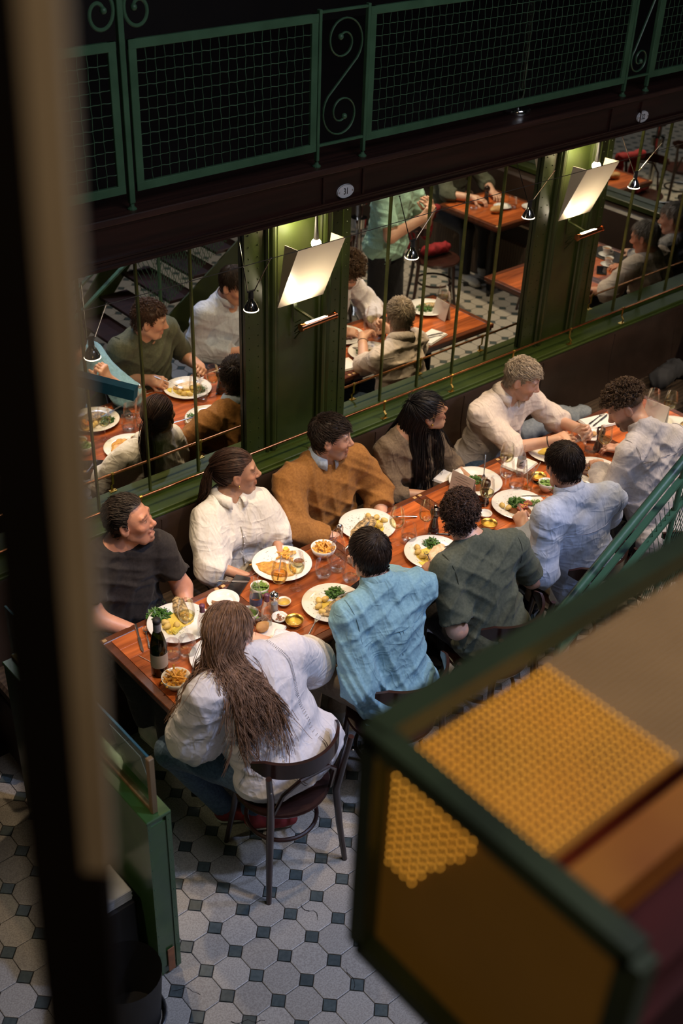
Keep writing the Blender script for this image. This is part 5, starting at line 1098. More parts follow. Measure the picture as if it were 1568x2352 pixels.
def mk_bottle(h=.26, r=.031, glass='glass', lab='label_blue', cap='foil_purple', nk=.012, lz=(.45,.62), shoulder=.62, capped=True, water=True, text=None):
    def f():
        t = E_('bottle'); s = shoulder*h; b = MB(); b.lathe([(0,.003),(r*.8,.0),(r,.006),(r,s*.72),(r*.97,s*.86),(r*.72,s*1.08),(nk*1.25,h*.80),(nk,h*.86),(nk,h*.955),(nk*1.18,h*.96),(nk*1.18,h*.985),(nk*.9,h)], 32); b.build('glass_body', M[glass], t, 'all')
        if water and glass == 'glass': b = MB(); b.lathe([(0,.005),(r-.003,.007),(r-.003,s*.45),(0,s*.45)], 28); b.build('water', M['water'], t, 'all')
        b = MB(); b.lathe([(r+.0006,h*lz[0]*.8),(r+.0006,h*lz[1]*.8)], 32); b.build('label', M[lab], t, 'all')
        if capped: b = MB(); b.lathe([(nk*1.25,h*.80),(nk*1.12,h*.90),(nk*1.3,h*.955),(nk*1.3,h*1.0),(0,h*1.003)], 20); b.build('cap', M[cap], t, 'all')
        return t
    return f
def mk_mill(h=.17):
    def f():
        t = E_('pepper_mill'); k = h/.17; b = MB(); b.lathe([(0,0),(.026*k,0),(.029*k,.004),(.029*k,.02),(.024*k,.028),(.026*k,.036),(.0205*k,.055),(.017*k,.080),(.020*k,.100),(.016*k,.106)], 28); b.build('body', M['mill_wood'], t, True)
        b = MB(); b.lathe([(.016*k,.106*k),(.0245*k,.114*k),(.027*k,.130*k),(.024*k,.148*k),(.012*k,.156*k)], 28); b.build('head', M['mill_wood'], t, True); b = MB(); b.lathe([(.004,.156*k),(.006,.160*k),(.006,.168*k),(0,.170*k)], 12); b.build('knob', M['steel'], t, True); return t
    return f
def mk_salt():
    t = E_('salt_mill'); b = MB(); b.lathe([(0,0),(.023,0),(.024,.01),(.020,.03),(.021,.065),(.018,.075)], 16); b.build('clear_body', M['glass'], t); b = MB(); b.lathe([(0,.012),(.017,.012),(.017,.05),(0,.05)], 14); b.build('salt', M['salt_white'], t, True); b = MB(); b.lathe([(.019,.075),(.023,.082),(.022,.102),(.015,.112),(.005,.115),(.005,.122),(0,.123)], 16); b.build('head', M['chrome'], t, True); return t
def mk_bowl(r=.040, h=.025, mat='china', fill=None, fl=.5, name='dish'):
    def f():
        t = E_(name); b = MB(); b.lathe([(0,.002),(r*.5,.0),(r*.62,.002),(r*.9,h*.55),(r,h),(r*.965,h+.001),(r*.85,h*.6),(r*.55,.007),(0,.005)], 36); b.build('bowl', M[mat], t, 'all')
        if fill: b = MB(); b.lathe([(r*.75,h*fl*.8),(r*.87,h*fl+.001),(0,h*fl+.003)][::1], 28); b.build('sauce', M[fill], t, 'all')
        return t
    return f
def leaf(b, c, L, wd, az, el, curl=.5, n=4):
    """a small bent leaf blade"""
    c = np.array(c, float); d = np.array([math.cos(az)*math.cos(el), math.sin(az)*math.cos(el), math.sin(el)]); s = np.array([-math.sin(az), math.cos(az), 0]); V = []
    for i in range(n+1):
        u = i/n; p = c + d*L*u - np.array([0,0,1])*curl*L*u*u*.8; w_ = wd*math.sin(PI*min(.12+u*.88,1))**.7
        V += [p - s*w_, p + np.array([0,0,-.12*wd]), p + s*w_]
    b.add(V, [f_ for i in range(n) for f_ in ((3*i,3*i+1,3*i+4,3*i+3),(3*i+1,3*i+2,3*i+5,3*i+4))])
def salad(x, y, z, r, n, label, mat='leaf_green', L=(.013,.026), wd=(.0022,.0050), hgt=.030):
    b = MB(); 
    for _ in range(int(n * 1.7)):
        a, q = rt.uniform(0,6.28), r*math.sqrt(rt.random()); h = hgt*(1-(q/r)**2)*rt.random(); leaf(b, (q*math.cos(a), q*math.sin(a), h), rt.uniform(*L), rt.uniform(*wd), rt.uniform(0,6.28), rt.uniform(-.2,1.0), rt.uniform(.1,.8), 3)
    o = b.build('salad_leaves', M[mat], None, 'all', loc=(x, y, z)); return tag(o, label, 'salad', kind='stuff')
def herbs(x, y, r, n, lab, z=None):
    b = MB()
    for _ in range(n): a, q = rt.uniform(0,6.28), r*rt.uniform(.25,1)**.6; zz = .0075 if q < .09 else .0075 + (q-.085)*.24; leaf(b, (q*math.cos(a), q*math.sin(a), zz+.0014), rt.uniform(.005,.010), .0026, rt.uniform(0,6.28), .1, .2, 1)
    o = b.build('herb_flakes', M['leaf_green'], None, loc=(x, y, TZ)); return tag(o, lab, 'herbs', kind='stuff')
def sauce(x, y, rx, ry, rz, mat, label, z=.0078):
    b = MB(); n = 26; V = [(0,0,.002)]
    for i in range(n): a = 2*PI*i/n; k_ = 1 + .14*math.sin(3*a+x*9) + .09*math.sin(5*a+y*7); V.append((rx*k_*math.cos(a), ry*k_*math.sin(a), .0))
    b.add(V, [(0,i+1,(i+1)%n+1) for i in range(n)]); o = b.build('sauce', M[mat], None, 'all', loc=(x, y, TZ+z), rotz=rz); return tag(o, label, 'sauce')
def fish(x, y, rz, L, wd, label, skin='fish_skin', z=.0085, tail=False, fillet=False):
    S = Sdf(); c = np.zeros(3); I = np.eye(3); t = thing('fish', label, 'food', (x, y, TZ+z), rz)
    if skin.startswith('steak'):
        for k in range(5): a_ = (k - 2) * L * .22; S.ell((a_, .006*(k % 2), .007 + .002*(k % 2)), roty(-.45), (L*.15, wd*.55, .0065), .002)
    else: S.ell((0,0,.007), I, (L*.48, wd*.52, .014), .01); 
    if not skin.startswith('steak'): S.ell((L*.16,.0,.009), I, (L*.28, wd*.48, .015), .012); S.ell((-L*.26,.004,.005), I, (L*.28, wd*.34, .011), .012)
    if tail: S.caps((-L*.42,0,.004), (-L*.56,.006,.004), .008, .004, k=.01)
    V, Q = S.mesh(.004, disp=lambda P: 0.0032*wav(P, 110, int(x*100)%97+3)); mesh_np('fillet', V, Q, M[skin], t)
    hb_ = MB()
    for i in range(36 if not skin.startswith('steak') else 6): a = rt.uniform(-.38,.38)*L; b_ = rt.uniform(-.35,.35)*wd; leaf(hb_, (a, b_, .0205 - abs(b_)*.25 - abs(a)*.06), rt.uniform(.004,.010), .0026, rt.uniform(0,6.28), .3, .4, 1)
    q = hb_.build('herb_topping', M['leaf_green'], t); q['kind'] = 'stuff'
    b = MB()
    if tail: b.add([(-L*.53,-.004,.006),(-L*.53,.010,.006),(-L*.66,.024,.012),(-L*.63,.003,.009),(-L*.66,-.018,.012)], [(0,1,3),(1,2,3),(0,3,4)]); q = b.build('tail', M[skin], t); md = q.modifiers.new('s','SOLIDIFY'); md.thickness = .002
    b = MB()
    for i in range(34): a = rt.uniform(-.36,.36)*L; b_ = rt.uniform(-.33,.33)*wd; b.ball((a, b_, .0195 - abs(b_)*.28), rt.uniform(.002,.0042), 5, sc=(1.5,1,.7), R=rotz(rt.uniform(0,3)))
    q = b.build('browned_bits', M['fish_golden'], t); q['kind'] = 'stuff'
    return t
def mk_pot():
    S = Sdf(); S.ell((0,0,.010), np.eye(3), (.021,.0155,.0115), .006); S.ell((.006,.004,.010), np.eye(3), (.012,.012,.012), .006); V, Q = S.mesh(.003, disp=lambda P: .0014*wav(P, 130, 8)); return tag(mesh_np('potato', V, Q, M['potato']), '', '')
def mk_lemon():
    t = E_('lemon_slice'); b = MB(); n = 16; P = [(0,0)] + [(.029*math.cos(PI*i/n), .029*math.sin(PI*i/n)) for i in range(n+1)]
    V = [(x,y,0) for x,y in P] + [(x*.9,y*.9+.001,.013) for x,y in P]; m = len(P); b.add(V, [tuple(range(m-1,-1,-1)), tuple(range(m,2*m))] + [(i,(i+1)%m,m+(i+1)%m,m+i) for i in range(m)]); b.build('flesh', M['lemon'], t); b = MB(); b.tube([(.0295*math.cos(PI*i/n), .0295*math.sin(PI*i/n), .005) for i in range(n+1)], .003, 6, flat=1.6); b.build('rind', M['lemon'], t, True); return t
def mk_fry():
    b = MB(); b.bbox((-.0275,-.0037,-.0037), (.0275,.0037,.0037), .0008); V = [(x, y, z + .9*(x*x)) for x, y, z in b.V]; b.V = V; return tag(b.build('french_fry', M['fries_gold'], None), '', '')
def fries(x, y, z, r, n, label, group, dome=.02, tilt=.9, s=1.):
    for i in range(n):
        a, q = rt.uniform(0,6.28), r*math.sqrt(rt.random()); h = dome*(1-(q/r)**2)*rt.uniform(.3,1.)
        o = put('fry', mk_fry, x + q*math.cos(a), y + q*math.sin(a), label, 'fries', group=group, z=z+h); o.rotation_euler = (rt.uniform(0,1.5), rt.uniform(-tilt,tilt), rt.uniform(0,6.28)); k_ = rt.uniform(.75,1.15)*s; o.scale = (k_, 1, 1)
def cutlery(kind, p, q, label, flip=1):
    """p = end of the handle, q = tip"""
    p = np.array(p, float); q = np.array(q, float); L = np.linalg.norm(q-p); t = thing(kind, label, 'cutlery', tuple(p)); d = (q-p)/L; s = nv(np.cross(d, (0,0,1))); n = np.cross(s, d)
    A = lambda u, v, w_: d*u*L + s*v + n*w_
    if kind == 'knife':
        b = MB(); pts = [A(u,0,.003) for u in (0,.12,.3,.48)]; b.tube(pts, [.0052,.0062,.0048,.0040], 8, flat=.55); b.build('handle', M['steel'], t, True)
        V = []; F = []; us = np.linspace(.48,1,9); 
        for i, u in enumerate(us): w0 = -.0058; w1 = .0075 if u < .85 else .0075*(1-((u-.85)/.15)**2*1.2); V += [A(u,w0*(1 if u<.98 else .2),.003), A(u,w1,.003), A(u,w1,.0042), A(u,w0*(1 if u<.98 else .2),.0042)]
        for i in range(8): a = 4*i; F += [(a,a+1,a+5,a+4),(a+1,a+2,a+6,a+5),(a+2,a+3,a+7,a+6),(a+3,a,a+4,a+7)]
        b = MB(); b.add(V, F + [(0,3,2,1),(32,33,34,35)]); b.build('blade', M['steel'], t)
    elif kind == 'fork':
        b = MB(); b.tube([A(u,0,w_) for u,w_ in ((0,.003),(.1,.0035),(.3,.004),(.6,.005),(.74,.002))], [.0058,.0066,.0040,.0026,.0032], 8, flat=.5); b.build('handle', M['steel'], t, True)
        b = MB(); V = [A(.73,-.004,.001),A(.73,.004,.001),A(.82,.0105,-.001),A(.82,-.0105,-.001)]; V += [v + n*.0016 for v in V]; b.add(V, [(3,2,1,0),(4,5,6,7),(0,1,5,4),(1,2,6,5),(2,3,7,6),(3,0,4,7)]); b.build('neck', M['steel'], t)
        for k_ in (-1.5,-.5,.5,1.5): b = MB(); b.tube([A(.81,k_*.0062,0),A(.90,k_*.0062,-.0015),A(1.0,k_*.0058,.003)], [.0019,.0017,.0009], 5, flat=.6); b.build('tine', M['steel'], t, True)
    else:
        b = MB(); b.tube([A(0,0,.003),A(.15,0,.0035),A(.5,0,.005),A(.72,0,.003)], [.005,.0058,.0028,.003], 8, flat=.5); b.build('handle', M['steel'], t, True); b = MB(); b.ball(A(.87,0,.003), .017, 14, sc=(1.5,.95,.3), R=np.column_stack([d,s,n])); b.build('spoon_bowl', M['steel'], t, True)
    return t
def napkin(x, y, rz, label, w_=.20, d_=.12, z=TZ):
    b = MB()
    for k_, (a, c) in enumerate(((1,1),(.97,.96),(.93,.95))): b.bbox((-w_/2*a,-d_/2*c,.0045*k_), (w_/2*a,d_/2*c,.0045*k_+.0042), .0018)
    return tag(b.build('napkin', M['napkin'], None, loc=(x, y, z), rotz=rz), label, 'napkin')
pp = mk_plate()
# plates: centre x, y
put('plate', pp, .345, -.775, 'white plate with greens and lemon in front of the man in the black tee shirt', 'plate')
put('plate', pp, .998, -.705, 'white plate with golden fish in front of the woman in the loose white shirt', 'plate')
put('plate', pp, 1.557, -.712, 'white plate with fish and potatoes in front of the man in the tan sweater', 'plate')
put('plate', pp, .997, -1.10, 'white plate with herb crusted fish before the denim shirted man', 'plate')
put('plate', pp, 1.660, -1.10, 'white plate with fish and lemon before the olive shirted man', 'plate')
put('plate', pp, 2.315, -.76, 'white plate with brown sauce in front of the woman with glasses', 'plate')
put('plate', pp, 2.333, -1.07, 'white plate with pink meat and cress before the pale blue shirted man', 'plate')
put('plate', pp, 2.914, -.80, 'white plate with salad under the blond man\'s hands', 'plate')
put('plate', pp, 2.935, -1.10, 'white plate with dark meat and fries beside the curly haired man', 'plate')
put('plate', pp, 3.72, -1.09, 'white plate with greens at the right end of the table', 'plate')
put('plate', pp, .365, -1.09, 'empty white plate before the long haired woman', 'plate')
for o in COL.objects:
    if o.name.startswith('plate') and o.location.y == -.775: o.location.y = -.722
ps = mk_plate(.078, 'side_plate')
put('splate', ps, .601, -.762, 'small white plate with toast near the black phone', 'plate'); put('splate', ps, 3.24, -.816, 'small white plate with a bread piece near the blond man', 'plate')
put('splate', ps, 5.75, -2.25, 'small white plate with cake across the aisle in the mirror', 'plate'); put('splate', ps, 5.95, -2.10, 'small white plate beside the lemon across the aisle in the mirror', 'plate')
# food
def pile(x, y): herbs(x, y, .135, 60, '')
Z1 = TZ + .008
def hb(x, y, who): herbs(x, y, .128, 120, 'chopped herb flakes scattered on the plate ' + who)
hb(.345,-.722,'of the man in the black tee shirt'); hb(.998,-.705,'of the woman in the loose white shirt'); hb(1.557,-.712,'of the man in the tan sweater'); hb(.997,-1.10,'of the denim shirted man'); hb(1.66,-1.10,'of the olive shirted man'); hb(2.333,-1.07,'of the pale blue shirted man')
salad(.305,-.665,Z1,.052,210,'heap of dark green chopped leaves on the plate at the left end'); fish(.405,-.70,1.2,.20,.062,'grilled fish piece reaching over the rim of the left end plate', tail=False); sauce(.345,-.755,.085,.060,.2,'sauce_yellow','pale yellow sauce on the left end plate')
put('lemon', mk_lemon, .315,-.815,'lemon slice on the plate at the left end','lemon',.4,z=Z1); put('lemon', mk_lemon, 1.565,-1.135,'lemon slice on the olive shirted man\'s plate','lemon',2.2,z=Z1); put('lemon', mk_lemon, 1.10,-.63,'lemon slice on the plate of the woman in white','lemon',1.2,z=Z1)
for i,(a,c) in enumerate(((.285,-.765),(.325,-.785),(.295,-.735))): put('potato', mk_pot, a, c, 'yellow potato piece beside the lemon on the left end plate', 'potato', i, 'potatoes on the left end plate', Z1)
fish(.95,-.725,-1.0,.21,.10,'large golden fried fish on the plate of the woman in white','fish_golden', tail=True); fries(1.06,-.665,Z1+.006,.045,16,'french fry beside the golden fish','fries beside the golden fish',.012,.3)
put('gravy', mk_bowl(.030,.030,'china','sauce_brown',.7,'sauce_jug'), 1.065,-.755,'small white sauce jug on the plate with golden fish','jug',z=Z1)
fish(1.52,-.72,.35,.235,.085,'grilled fish fillet with herbs on the plate by the tan sweater'); sauce(1.55,-.735,.105,.075,.3,'sauce_yellow','yellow butter sauce on the plate by the tan sweater')
for i,(a,c) in enumerate(((1.64,-.69),(1.615,-.655),(1.655,-.735),(1.605,-.755))): put('potato', mk_pot, a, c, 'boiled yellow potato with herbs beside the fish of the tan sweater', 'potato', i, 'potatoes on the plate by the tan sweater', Z1)
salad(1.47,-.785,Z1,.035,80,'green leaves at the edge of the plate by the tan sweater')
fish(1.00,-1.135,.1,.20,.085,'herb crusted fish on the plate before the denim shirt'); salad(1.06,-1.045,Z1,.042,170,'heap of green leaves on the plate before the denim shirt'); sauce(.985,-1.14,.105,.07,0,'sauce_yellow','yellow sauce with mushrooms on the plate before the denim shirt')
for i,(a,c) in enumerate(((.925,-1.08),(.955,-1.045),(.915,-1.12),(.985,-1.055))): put('potato', mk_pot, a, c, 'yellow potato beside the herb crusted fish', 'potato', i, 'potatoes on the plate before the denim shirt', Z1)
fish(1.675,-1.12,.5,.17,.085,'flaked white fish on the plate of the olive shirted man','fish_meat'); salad(1.715,-1.035,Z1,.042,120,'rocket leaves on the plate of the olive shirted man'); sauce(1.65,-1.11,.105,.08,.4,'sauce_yellow','yellow sauce on the plate of the olive shirted man')
for i,(a,c) in enumerate(((1.60,-1.05),(1.625,-1.02),(1.595,-1.09))): put('potato', mk_pot, a, c, 'peeled yellow potato on the olive shirted man\'s plate', 'potato', i, 'potatoes on the olive shirted man\'s plate', Z1)
sauce(2.315,-.76,.095,.07,.2,'sauce_brown','brown gravy on the plate of the woman with glasses'); salad(2.325,-.745,Z1,.042,170,'cress heap on the plate of the woman with glasses','leaf_green',(.010,.018),(.002,.004)); fish(2.27,-.775,.7,.09,.04,'sliced pink meat on the plate of the woman with glasses','steak_pink')
sauce(2.325,-1.08,.09,.06,.8,'sauce_brown','brown gravy on the plate of the pale blue shirted man'); salad(2.345,-1.045,Z1,.048,200,'cress and pea shoots on the plate of the pale blue shirted man','leaf_green',(.012,.026),(.003,.006),.03); fish(2.35,-1.095,.1,.09,.04,'pink sliced meat on the plate of the pale blue shirted man','steak_pink')
for i,(a,c) in enumerate(((2.265,-1.055),(2.255,-1.02))): put('potato', mk_pot, a, c, 'roast potato on the plate of the pale blue shirted man', 'potato', i, 'potatoes on the pale blue shirted man\'s plate', Z1)
salad(2.42,-1.11,Z1,.035,80,'pale green peas and leaves at the rim of the pale blue shirted man\'s plate','leaf_light',(.006,.012),(.003,.005))
salad(2.89,-.84,Z1,.045,140,'green salad on the plate under the blond man\'s hands'); sauce(2.91,-.79,.08,.05,0,'sauce_yellow','yellow sauce on the plate under the blond man\'s hands'); fish(2.94,-.78,.4,.12,.05,'piece of fish on the plate under the blond man\'s hands')
fish(2.93,-1.07,.3,.12,.07,'dark grilled steak beside the curly haired man','steak'); fries(2.90,-1.15,Z1+.006,.055,26,'french fry beside the dark grilled steak','fries beside the dark grilled steak',.014,.3)
salad(3.70,-1.10,Z1,.06,170,'green salad on the plate at the right end of the table'); fish(3.76,-1.11,.6,.14,.06,'fish on the plate at the right end of the table')
# bowls of fries
fb_ = mk_bowl(.064,.052,'china',None,name='bowl')
put('fbowl', fb_, .108,-1.105,'white bowl of fries beside the dark wine bottle','bowl'); fries(.108,-1.105,TZ+.036,.046,46,'french fry in the bowl beside the wine bottle','fries in the bowl beside the wine bottle',.042,1.2)
put('fbowl', fb_, 1.221,-.757,'white bowl of fries beside the swing top bottle','bowl'); fries(1.221,-.757,TZ+.034,.046,40,'french fry in the bowl beside the swing top bottle','fries in the bowl beside the swing top bottle',.028,.7)
# salad cups
cup_ = mk_bowl(.046,.055,'china',None,name='bowl')
for x, y, l_ in ((.616,-.945,'small white bowl of lettuce behind the long haired woman\'s head'), (.775,-.820,'white bowl of lettuce behind the tall clear bottle'), (2.58,-1.045,'white bowl of lettuce and cream beside the pale blue shirted man')):
    put('cup', cup_, x, y, l_, 'bowl'); salad(x, y, TZ+.040, .034, 46, l_.replace('bowl of','heap of').replace('white ','green ')+', in its bowl', 'leaf_light', (.016,.030), (.007,.012), .022)
put('lbowl', mk_bowl(.052,.045,'china',None,name='bowl'), 2.70,-1.10,'empty white bowl under the pale blue shirted man\'s face','bowl')
# glasses
wg = [(.329,-.864,'front of the left end plate','wine glass of white wine by the left end plate'),(.945,-.885,'','wine glass of white wine beside the golden fish plate'),(1.585,-.899,'','wine glass of white wine beside the denim man\'s head'),(1.746,-.947,'','wine glass of white wine beside the black pepper mill'),(2.155,-.985,'','wine glass of white wine by the brass bowl on the right'),(2.511,-.80,'','nearly full wine glass beside the small lettered bottle'),(3.108,-1.01,'','wine glass of white wine before the curly haired man\'s face'),(3.762,-.985,'','wine glass at the right end of the table')]
for x, y, _, l_ in wg: put('wg', mk_wine('wine', .62), x, y, l_, 'glass', rt.uniform(0,6))
for x, y, l_ in ((2.392,-.91,'empty wine glass beside the glass with straws'),(3.70,-.90,'empty wine glass at the right end of the table')): put('wge', mk_wine('wine', 0), x, y, l_, 'glass')
put('apg', mk_wine('aperol', .85, True), .834,-.894,'stemmed glass of orange cocktail with straw','glass')
tm = [(.258,-.969,'empty tumbler in front of the left end plate'),(.189,-.951,'tumbler behind the dark wine bottle'),(1.106,-.896,'tumbler in front of the bowl of fries on the middle table'),(1.188,-1.004,'tumbler of water beside the denim man\'s head'),(1.647,-.931,'tumbler of water between two wine glasses'),(2.454,-.934,'tumbler near the glass with straws'),(3.098,-.934,'tumbler near the tall black pepper mill')]
for x, y, l_ in tm: put('tum', mk_tumbler(.22), x, y, l_, 'glass', rt.uniform(0,6))
put('hb', mk_high, 2.508,-.972,'tall glass of amber drink with two straws','glass')
# bottles
o = put('wb', mk_bottle(.30,.0375,'bottle_green','label_cream','black_rubber',.0135,(.22,.52),.64,True,False), .099,-.99,'dark green wine bottle with cream label at the left end','bottle',.9)
b = MB(); b.lathe([(0,.004),(.034,.006),(.034,.13),(0,.13)], 26); b.build('dark_wine', M['mill_wood'], o, 'all'); b = MB(); b.lathe([(.0172,.235),(.0165,.285)], 20); b.build('neck_foil', M['foil_grey'], o, 'all')
put('cb', mk_bottle(.26,.029,capped=False), .653,-.951,'tall clear water bottle with blue label','bottle',.5)
put('sb', mk_bottle(.185,.026,'glass','label_cream','foil_purple',.010,(.0,.02),.6), .385,-.908,'small clear bottle with purple neck by the left end plate','bottle'); put('sb', None, .66,-1.025,'small clear bottle with purple neck beside the salt mill','bottle')
put('swb', mk_bottle(.255,.038,'glass','glass','steel',.013,(.1,.12),.66,False,True), 1.20,-.895,'clear swing top water bottle beside the bowl of fries','bottle')
o = protos['swb']; b = MB()
for sx in (-1,1): b.tube([(sx*.015,0,.20),(sx*.030,.01,.17),(sx*.034,.012,.235),(sx*.016,0,.262)], .0022, 6)
b.ball((0,0,.262), .013, 12); b.build('wire_clasp', M['steel'], o, True)
o = put('bru', mk_bottle(.20,.024,'glass','napkin','steel',.010,(.36,.72),.66,False,True), 2.581,-.851,'small clear bottle with white lettered label before the blond man','bottle')
Rl = np.column_stack([nv((.67,-.74,0)), (0,0,1), nv((-.74,-.67,0))])
text_mesh('BRU', .019, M['black_ink'], 'lettering', o, np.array(nv((-.74,-.67,0)))*.0252 + [0,0,.078], Rl, .0004, sx=.9)
b = MB(); n_ = nv((-.74,-.67,0)); e_ = nv((.67,-.74,0))
for a, c, r_ in ((-.008,.094,.0045),(-.002,.097,.005),(.004,.100,.004),(.008,.104,.003)): b.ball(n_*.0250 + e_*a + np.array([0,0,c]), r_, 8, sc=(1,1,.6))
b.build('emblem', M['black_ink'], o, True)
# mills, dishes, cutlery and small things
put('mill', mk_mill(.17), 1.805,-.952,'black pepper mill beside the curly haired man in olive','mill'); put('mill', None, 3.152,-.945,'black pepper mill before the curly haired man in grey','mill'); put('mill', None, .497,-.935,'black pepper mill behind the long haired woman\'s head','mill'); put('mill', None, 2.205,-.93,'black pepper mill behind the paper menu card','mill')
put('mill', None, 5.72,-2.42,'black pepper mill on the table across the aisle in the mirror','mill')
put('salt', mk_salt, .751,-.963,'clear salt mill beside the tall water bottle','mill')
put('d1', mk_bowl(.036,.020,'china','oil',.55), .820,-.946,'small white dish of pale sauce','dish'); put('d2', mk_bowl(.038,.022,'china'), .733,-1.027,'small white dish of brown nuts','dish')
for i in range(14): 
    a, q = rt.uniform(0,6.28), .022*math.sqrt(rt.random()); 
    if i == 0: nut = tag(MB().ball((0,0,0),.0052,8,sc=(1.25,.9,.8)).build('nut', M['nuts'], None, 'all', loc=(.733+q*math.cos(a),-1.027+q*math.sin(a),TZ+.012)), 'brown nut in the small white dish', 'nut', 'nuts in the small dish')
    else: c_ = nut.copy(); COL.objects.link(c_); c_.location = (.733+q*math.cos(a),-1.027+q*math.sin(a),TZ+.011+rt.random()*.008); c_.rotation_euler = (0,0,rt.uniform(0,3))
put('bb', mk_bowl(.044,.032,'brass','oil',.45), .766,-1.096,'brass bowl beside the dish of nuts','bowl'); put('bb', None, 2.065,-1.102,'brass bowl beside the pale blue shirted man\'s plate','bowl'); put('d2', None, 2.125,-1.016,'small white dish beside the brass bowl on the right','dish'); put('bb', None, 2.625,-.950,'brass bowl beside the lettuce bowl on the right','bowl')
S = Sdf(); S.ell((0,0,.022), np.eye(3), (.036,.028,.022), .01); V, Q = S.mesh(.005, disp=lambda P: .003*wav(P, 90, 4)); o = mesh_np('bread_roll', V, Q, M['bread_crust']); o.location = (.616,-1.05,TZ+.013); tag(o, 'torn bread roll on a napkin beside the long haired woman', 'bread')
napkin(.635,-1.085,.5,'white napkin under the bread roll', .16, .10)
b = MB(); b.prism([(-.04,-.03),(.04,-.02),(-.01,.045)], 0, .012); o = b.build('toast', M['toast'], None, loc=(.562,-.782,TZ+.012)); tag(o, 'brown toast triangle on the small plate', 'bread')
S = Sdf(); S.ell((0,0,.012), np.eye(3), (.022,.018,.012), .01); V, Q = S.mesh(.004, disp=lambda P: .002*wav(P, 90, 4)); o = mesh_np('bread_piece', V, Q, M['bread_crust']); o.location = (3.255,-.83,TZ+.012); tag(o, 'bread piece on the small plate near the blond man', 'bread')
def phone(x, y, rz, l_, z=TZ):
    t = thing('phone', l_, 'phone', (x, y, z), rz); b = MB(); b.bbox((-.039,-.080,0), (.039,.080,.008), .0035); b.build('case', M['black_rubber'], t); b = MB(); b.bbox((-.036,-.077,.0078), (.036,.077,.0088), .0004); b.build('screen', M['phone_glass'], t); return t
phone(.728,-.700,-1.02,'black phone lying by the bench edge of the table'); o = phone(1.20,-1.115,.2,'black phone with camera bump beside the denim shirted man'); b = MB(); b.bbox((-.03,.035,.0088), (.0,.07,.0105), .001); b.lathe([(.0,.0125),(.008,.0125),(.009,.0105)], 12, c=(-.02,.055,0)); b.build('camera_bump', M['phone_glass'], o)
phone(5.339,-.806,.9,'black phone on the coffee table seen in the mirror')
cutlery('knife', (.190,-.645,TZ), (.110,-.835,TZ), 'steel knife at the left end of the table'); cutlery('fork', (.150,-.83,TZ), (.205,-.70,TZ+.012), 'steel fork leaning on the left end plate')
cutlery('fork', (.709,-1.236,TZ+.002), (.885,-1.135,TZ+.026), 'steel fork leaning on the plate before the denim shirt'); cutlery('knife', (1.20,-1.125,TZ+.030), (1.030,-1.085,TZ+.022), 'steel knife on the plate before the denim shirt')
cutlery('knife', (1.33,-.80,TZ+.010), (1.565,-.722,TZ+.040), 'steel knife across the plate by the tan sweater'); cutlery('fork', (1.83,-.80,TZ+.002), (1.70,-.74,TZ+.024), 'steel fork beside the plate by the tan sweater')
cutlery('knife', (.665,-.62,TZ+.012), (.79,-.715,TZ+.004), 'steel knife sticking out over the bench edge beside the phone'); cutlery('knife', (1.86,-1.025,TZ), (1.765,-.945,TZ), 'steel knife lying beside the black pepper mill')
cutlery('fork', (2.395,-.74,TZ+.15), (2.335,-.80,TZ+.028), 'steel fork standing in the plate of the woman with glasses'); cutlery('spoon', (.22,-1.235,TZ+.001), (.150,-1.145,TZ+.001), 'steel spoon at the near corner of the table')
cutlery('knife', (2.80,-.98,TZ+.005), (2.90,-.86,TZ+.022), 'steel knife leaning on the plate before the blond man'); cutlery('spoon', (1.80,-1.13,TZ+.035), (1.72,-1.12,TZ+.02), 'steel spoon on the olive shirted man\'s plate')
gp8, gp9 = G_['P8'][1], G_['P7'][1]
cutlery('fork', (1.505,-1.245,.835), (1.618,-1.085,.785), 'steel fork held over the olive shirted man\'s plate'); cutlery('fork', (2.185,-1.215,.845), (2.315,-1.075,.785), 'steel fork held by the pale blue shirted man'); cutlery('knife', (2.475,-1.235,.850), (2.365,-1.045,.795), 'steel knife held by the pale blue shirted man')
for p, q, l_ in (((.085,-.84,TZ+.002),(.108,-.925,TZ+.002),'wooden toothpick beside the wine bottle'),): b = MB(); b.tube([(0,0,0), tuple(np.array(q)-np.array(p))], .0012, 6); tag(b.build('toothpick', M['straw'], None, loc=p), l_, 'toothpick')
napkin(2.66,-.775,.2,'white napkin behind the small lettered bottle', .17, .15); o = napkin(3.42,-.735,-.25,'white napkin with cutlery near the right end', .22, .13)
cutlery('knife', (3.33,-.76,TZ+.014), (3.52,-.72,TZ+.014), 'steel knife on the napkin near the right end'); cutlery('fork', (3.33,-.73,TZ+.014), (3.51,-.695,TZ+.014), 'steel fork on the napkin near the right end')
napkin(2.25,-.60,.3,'white napkin on the lap of the woman with glasses', .15, .10, .735)
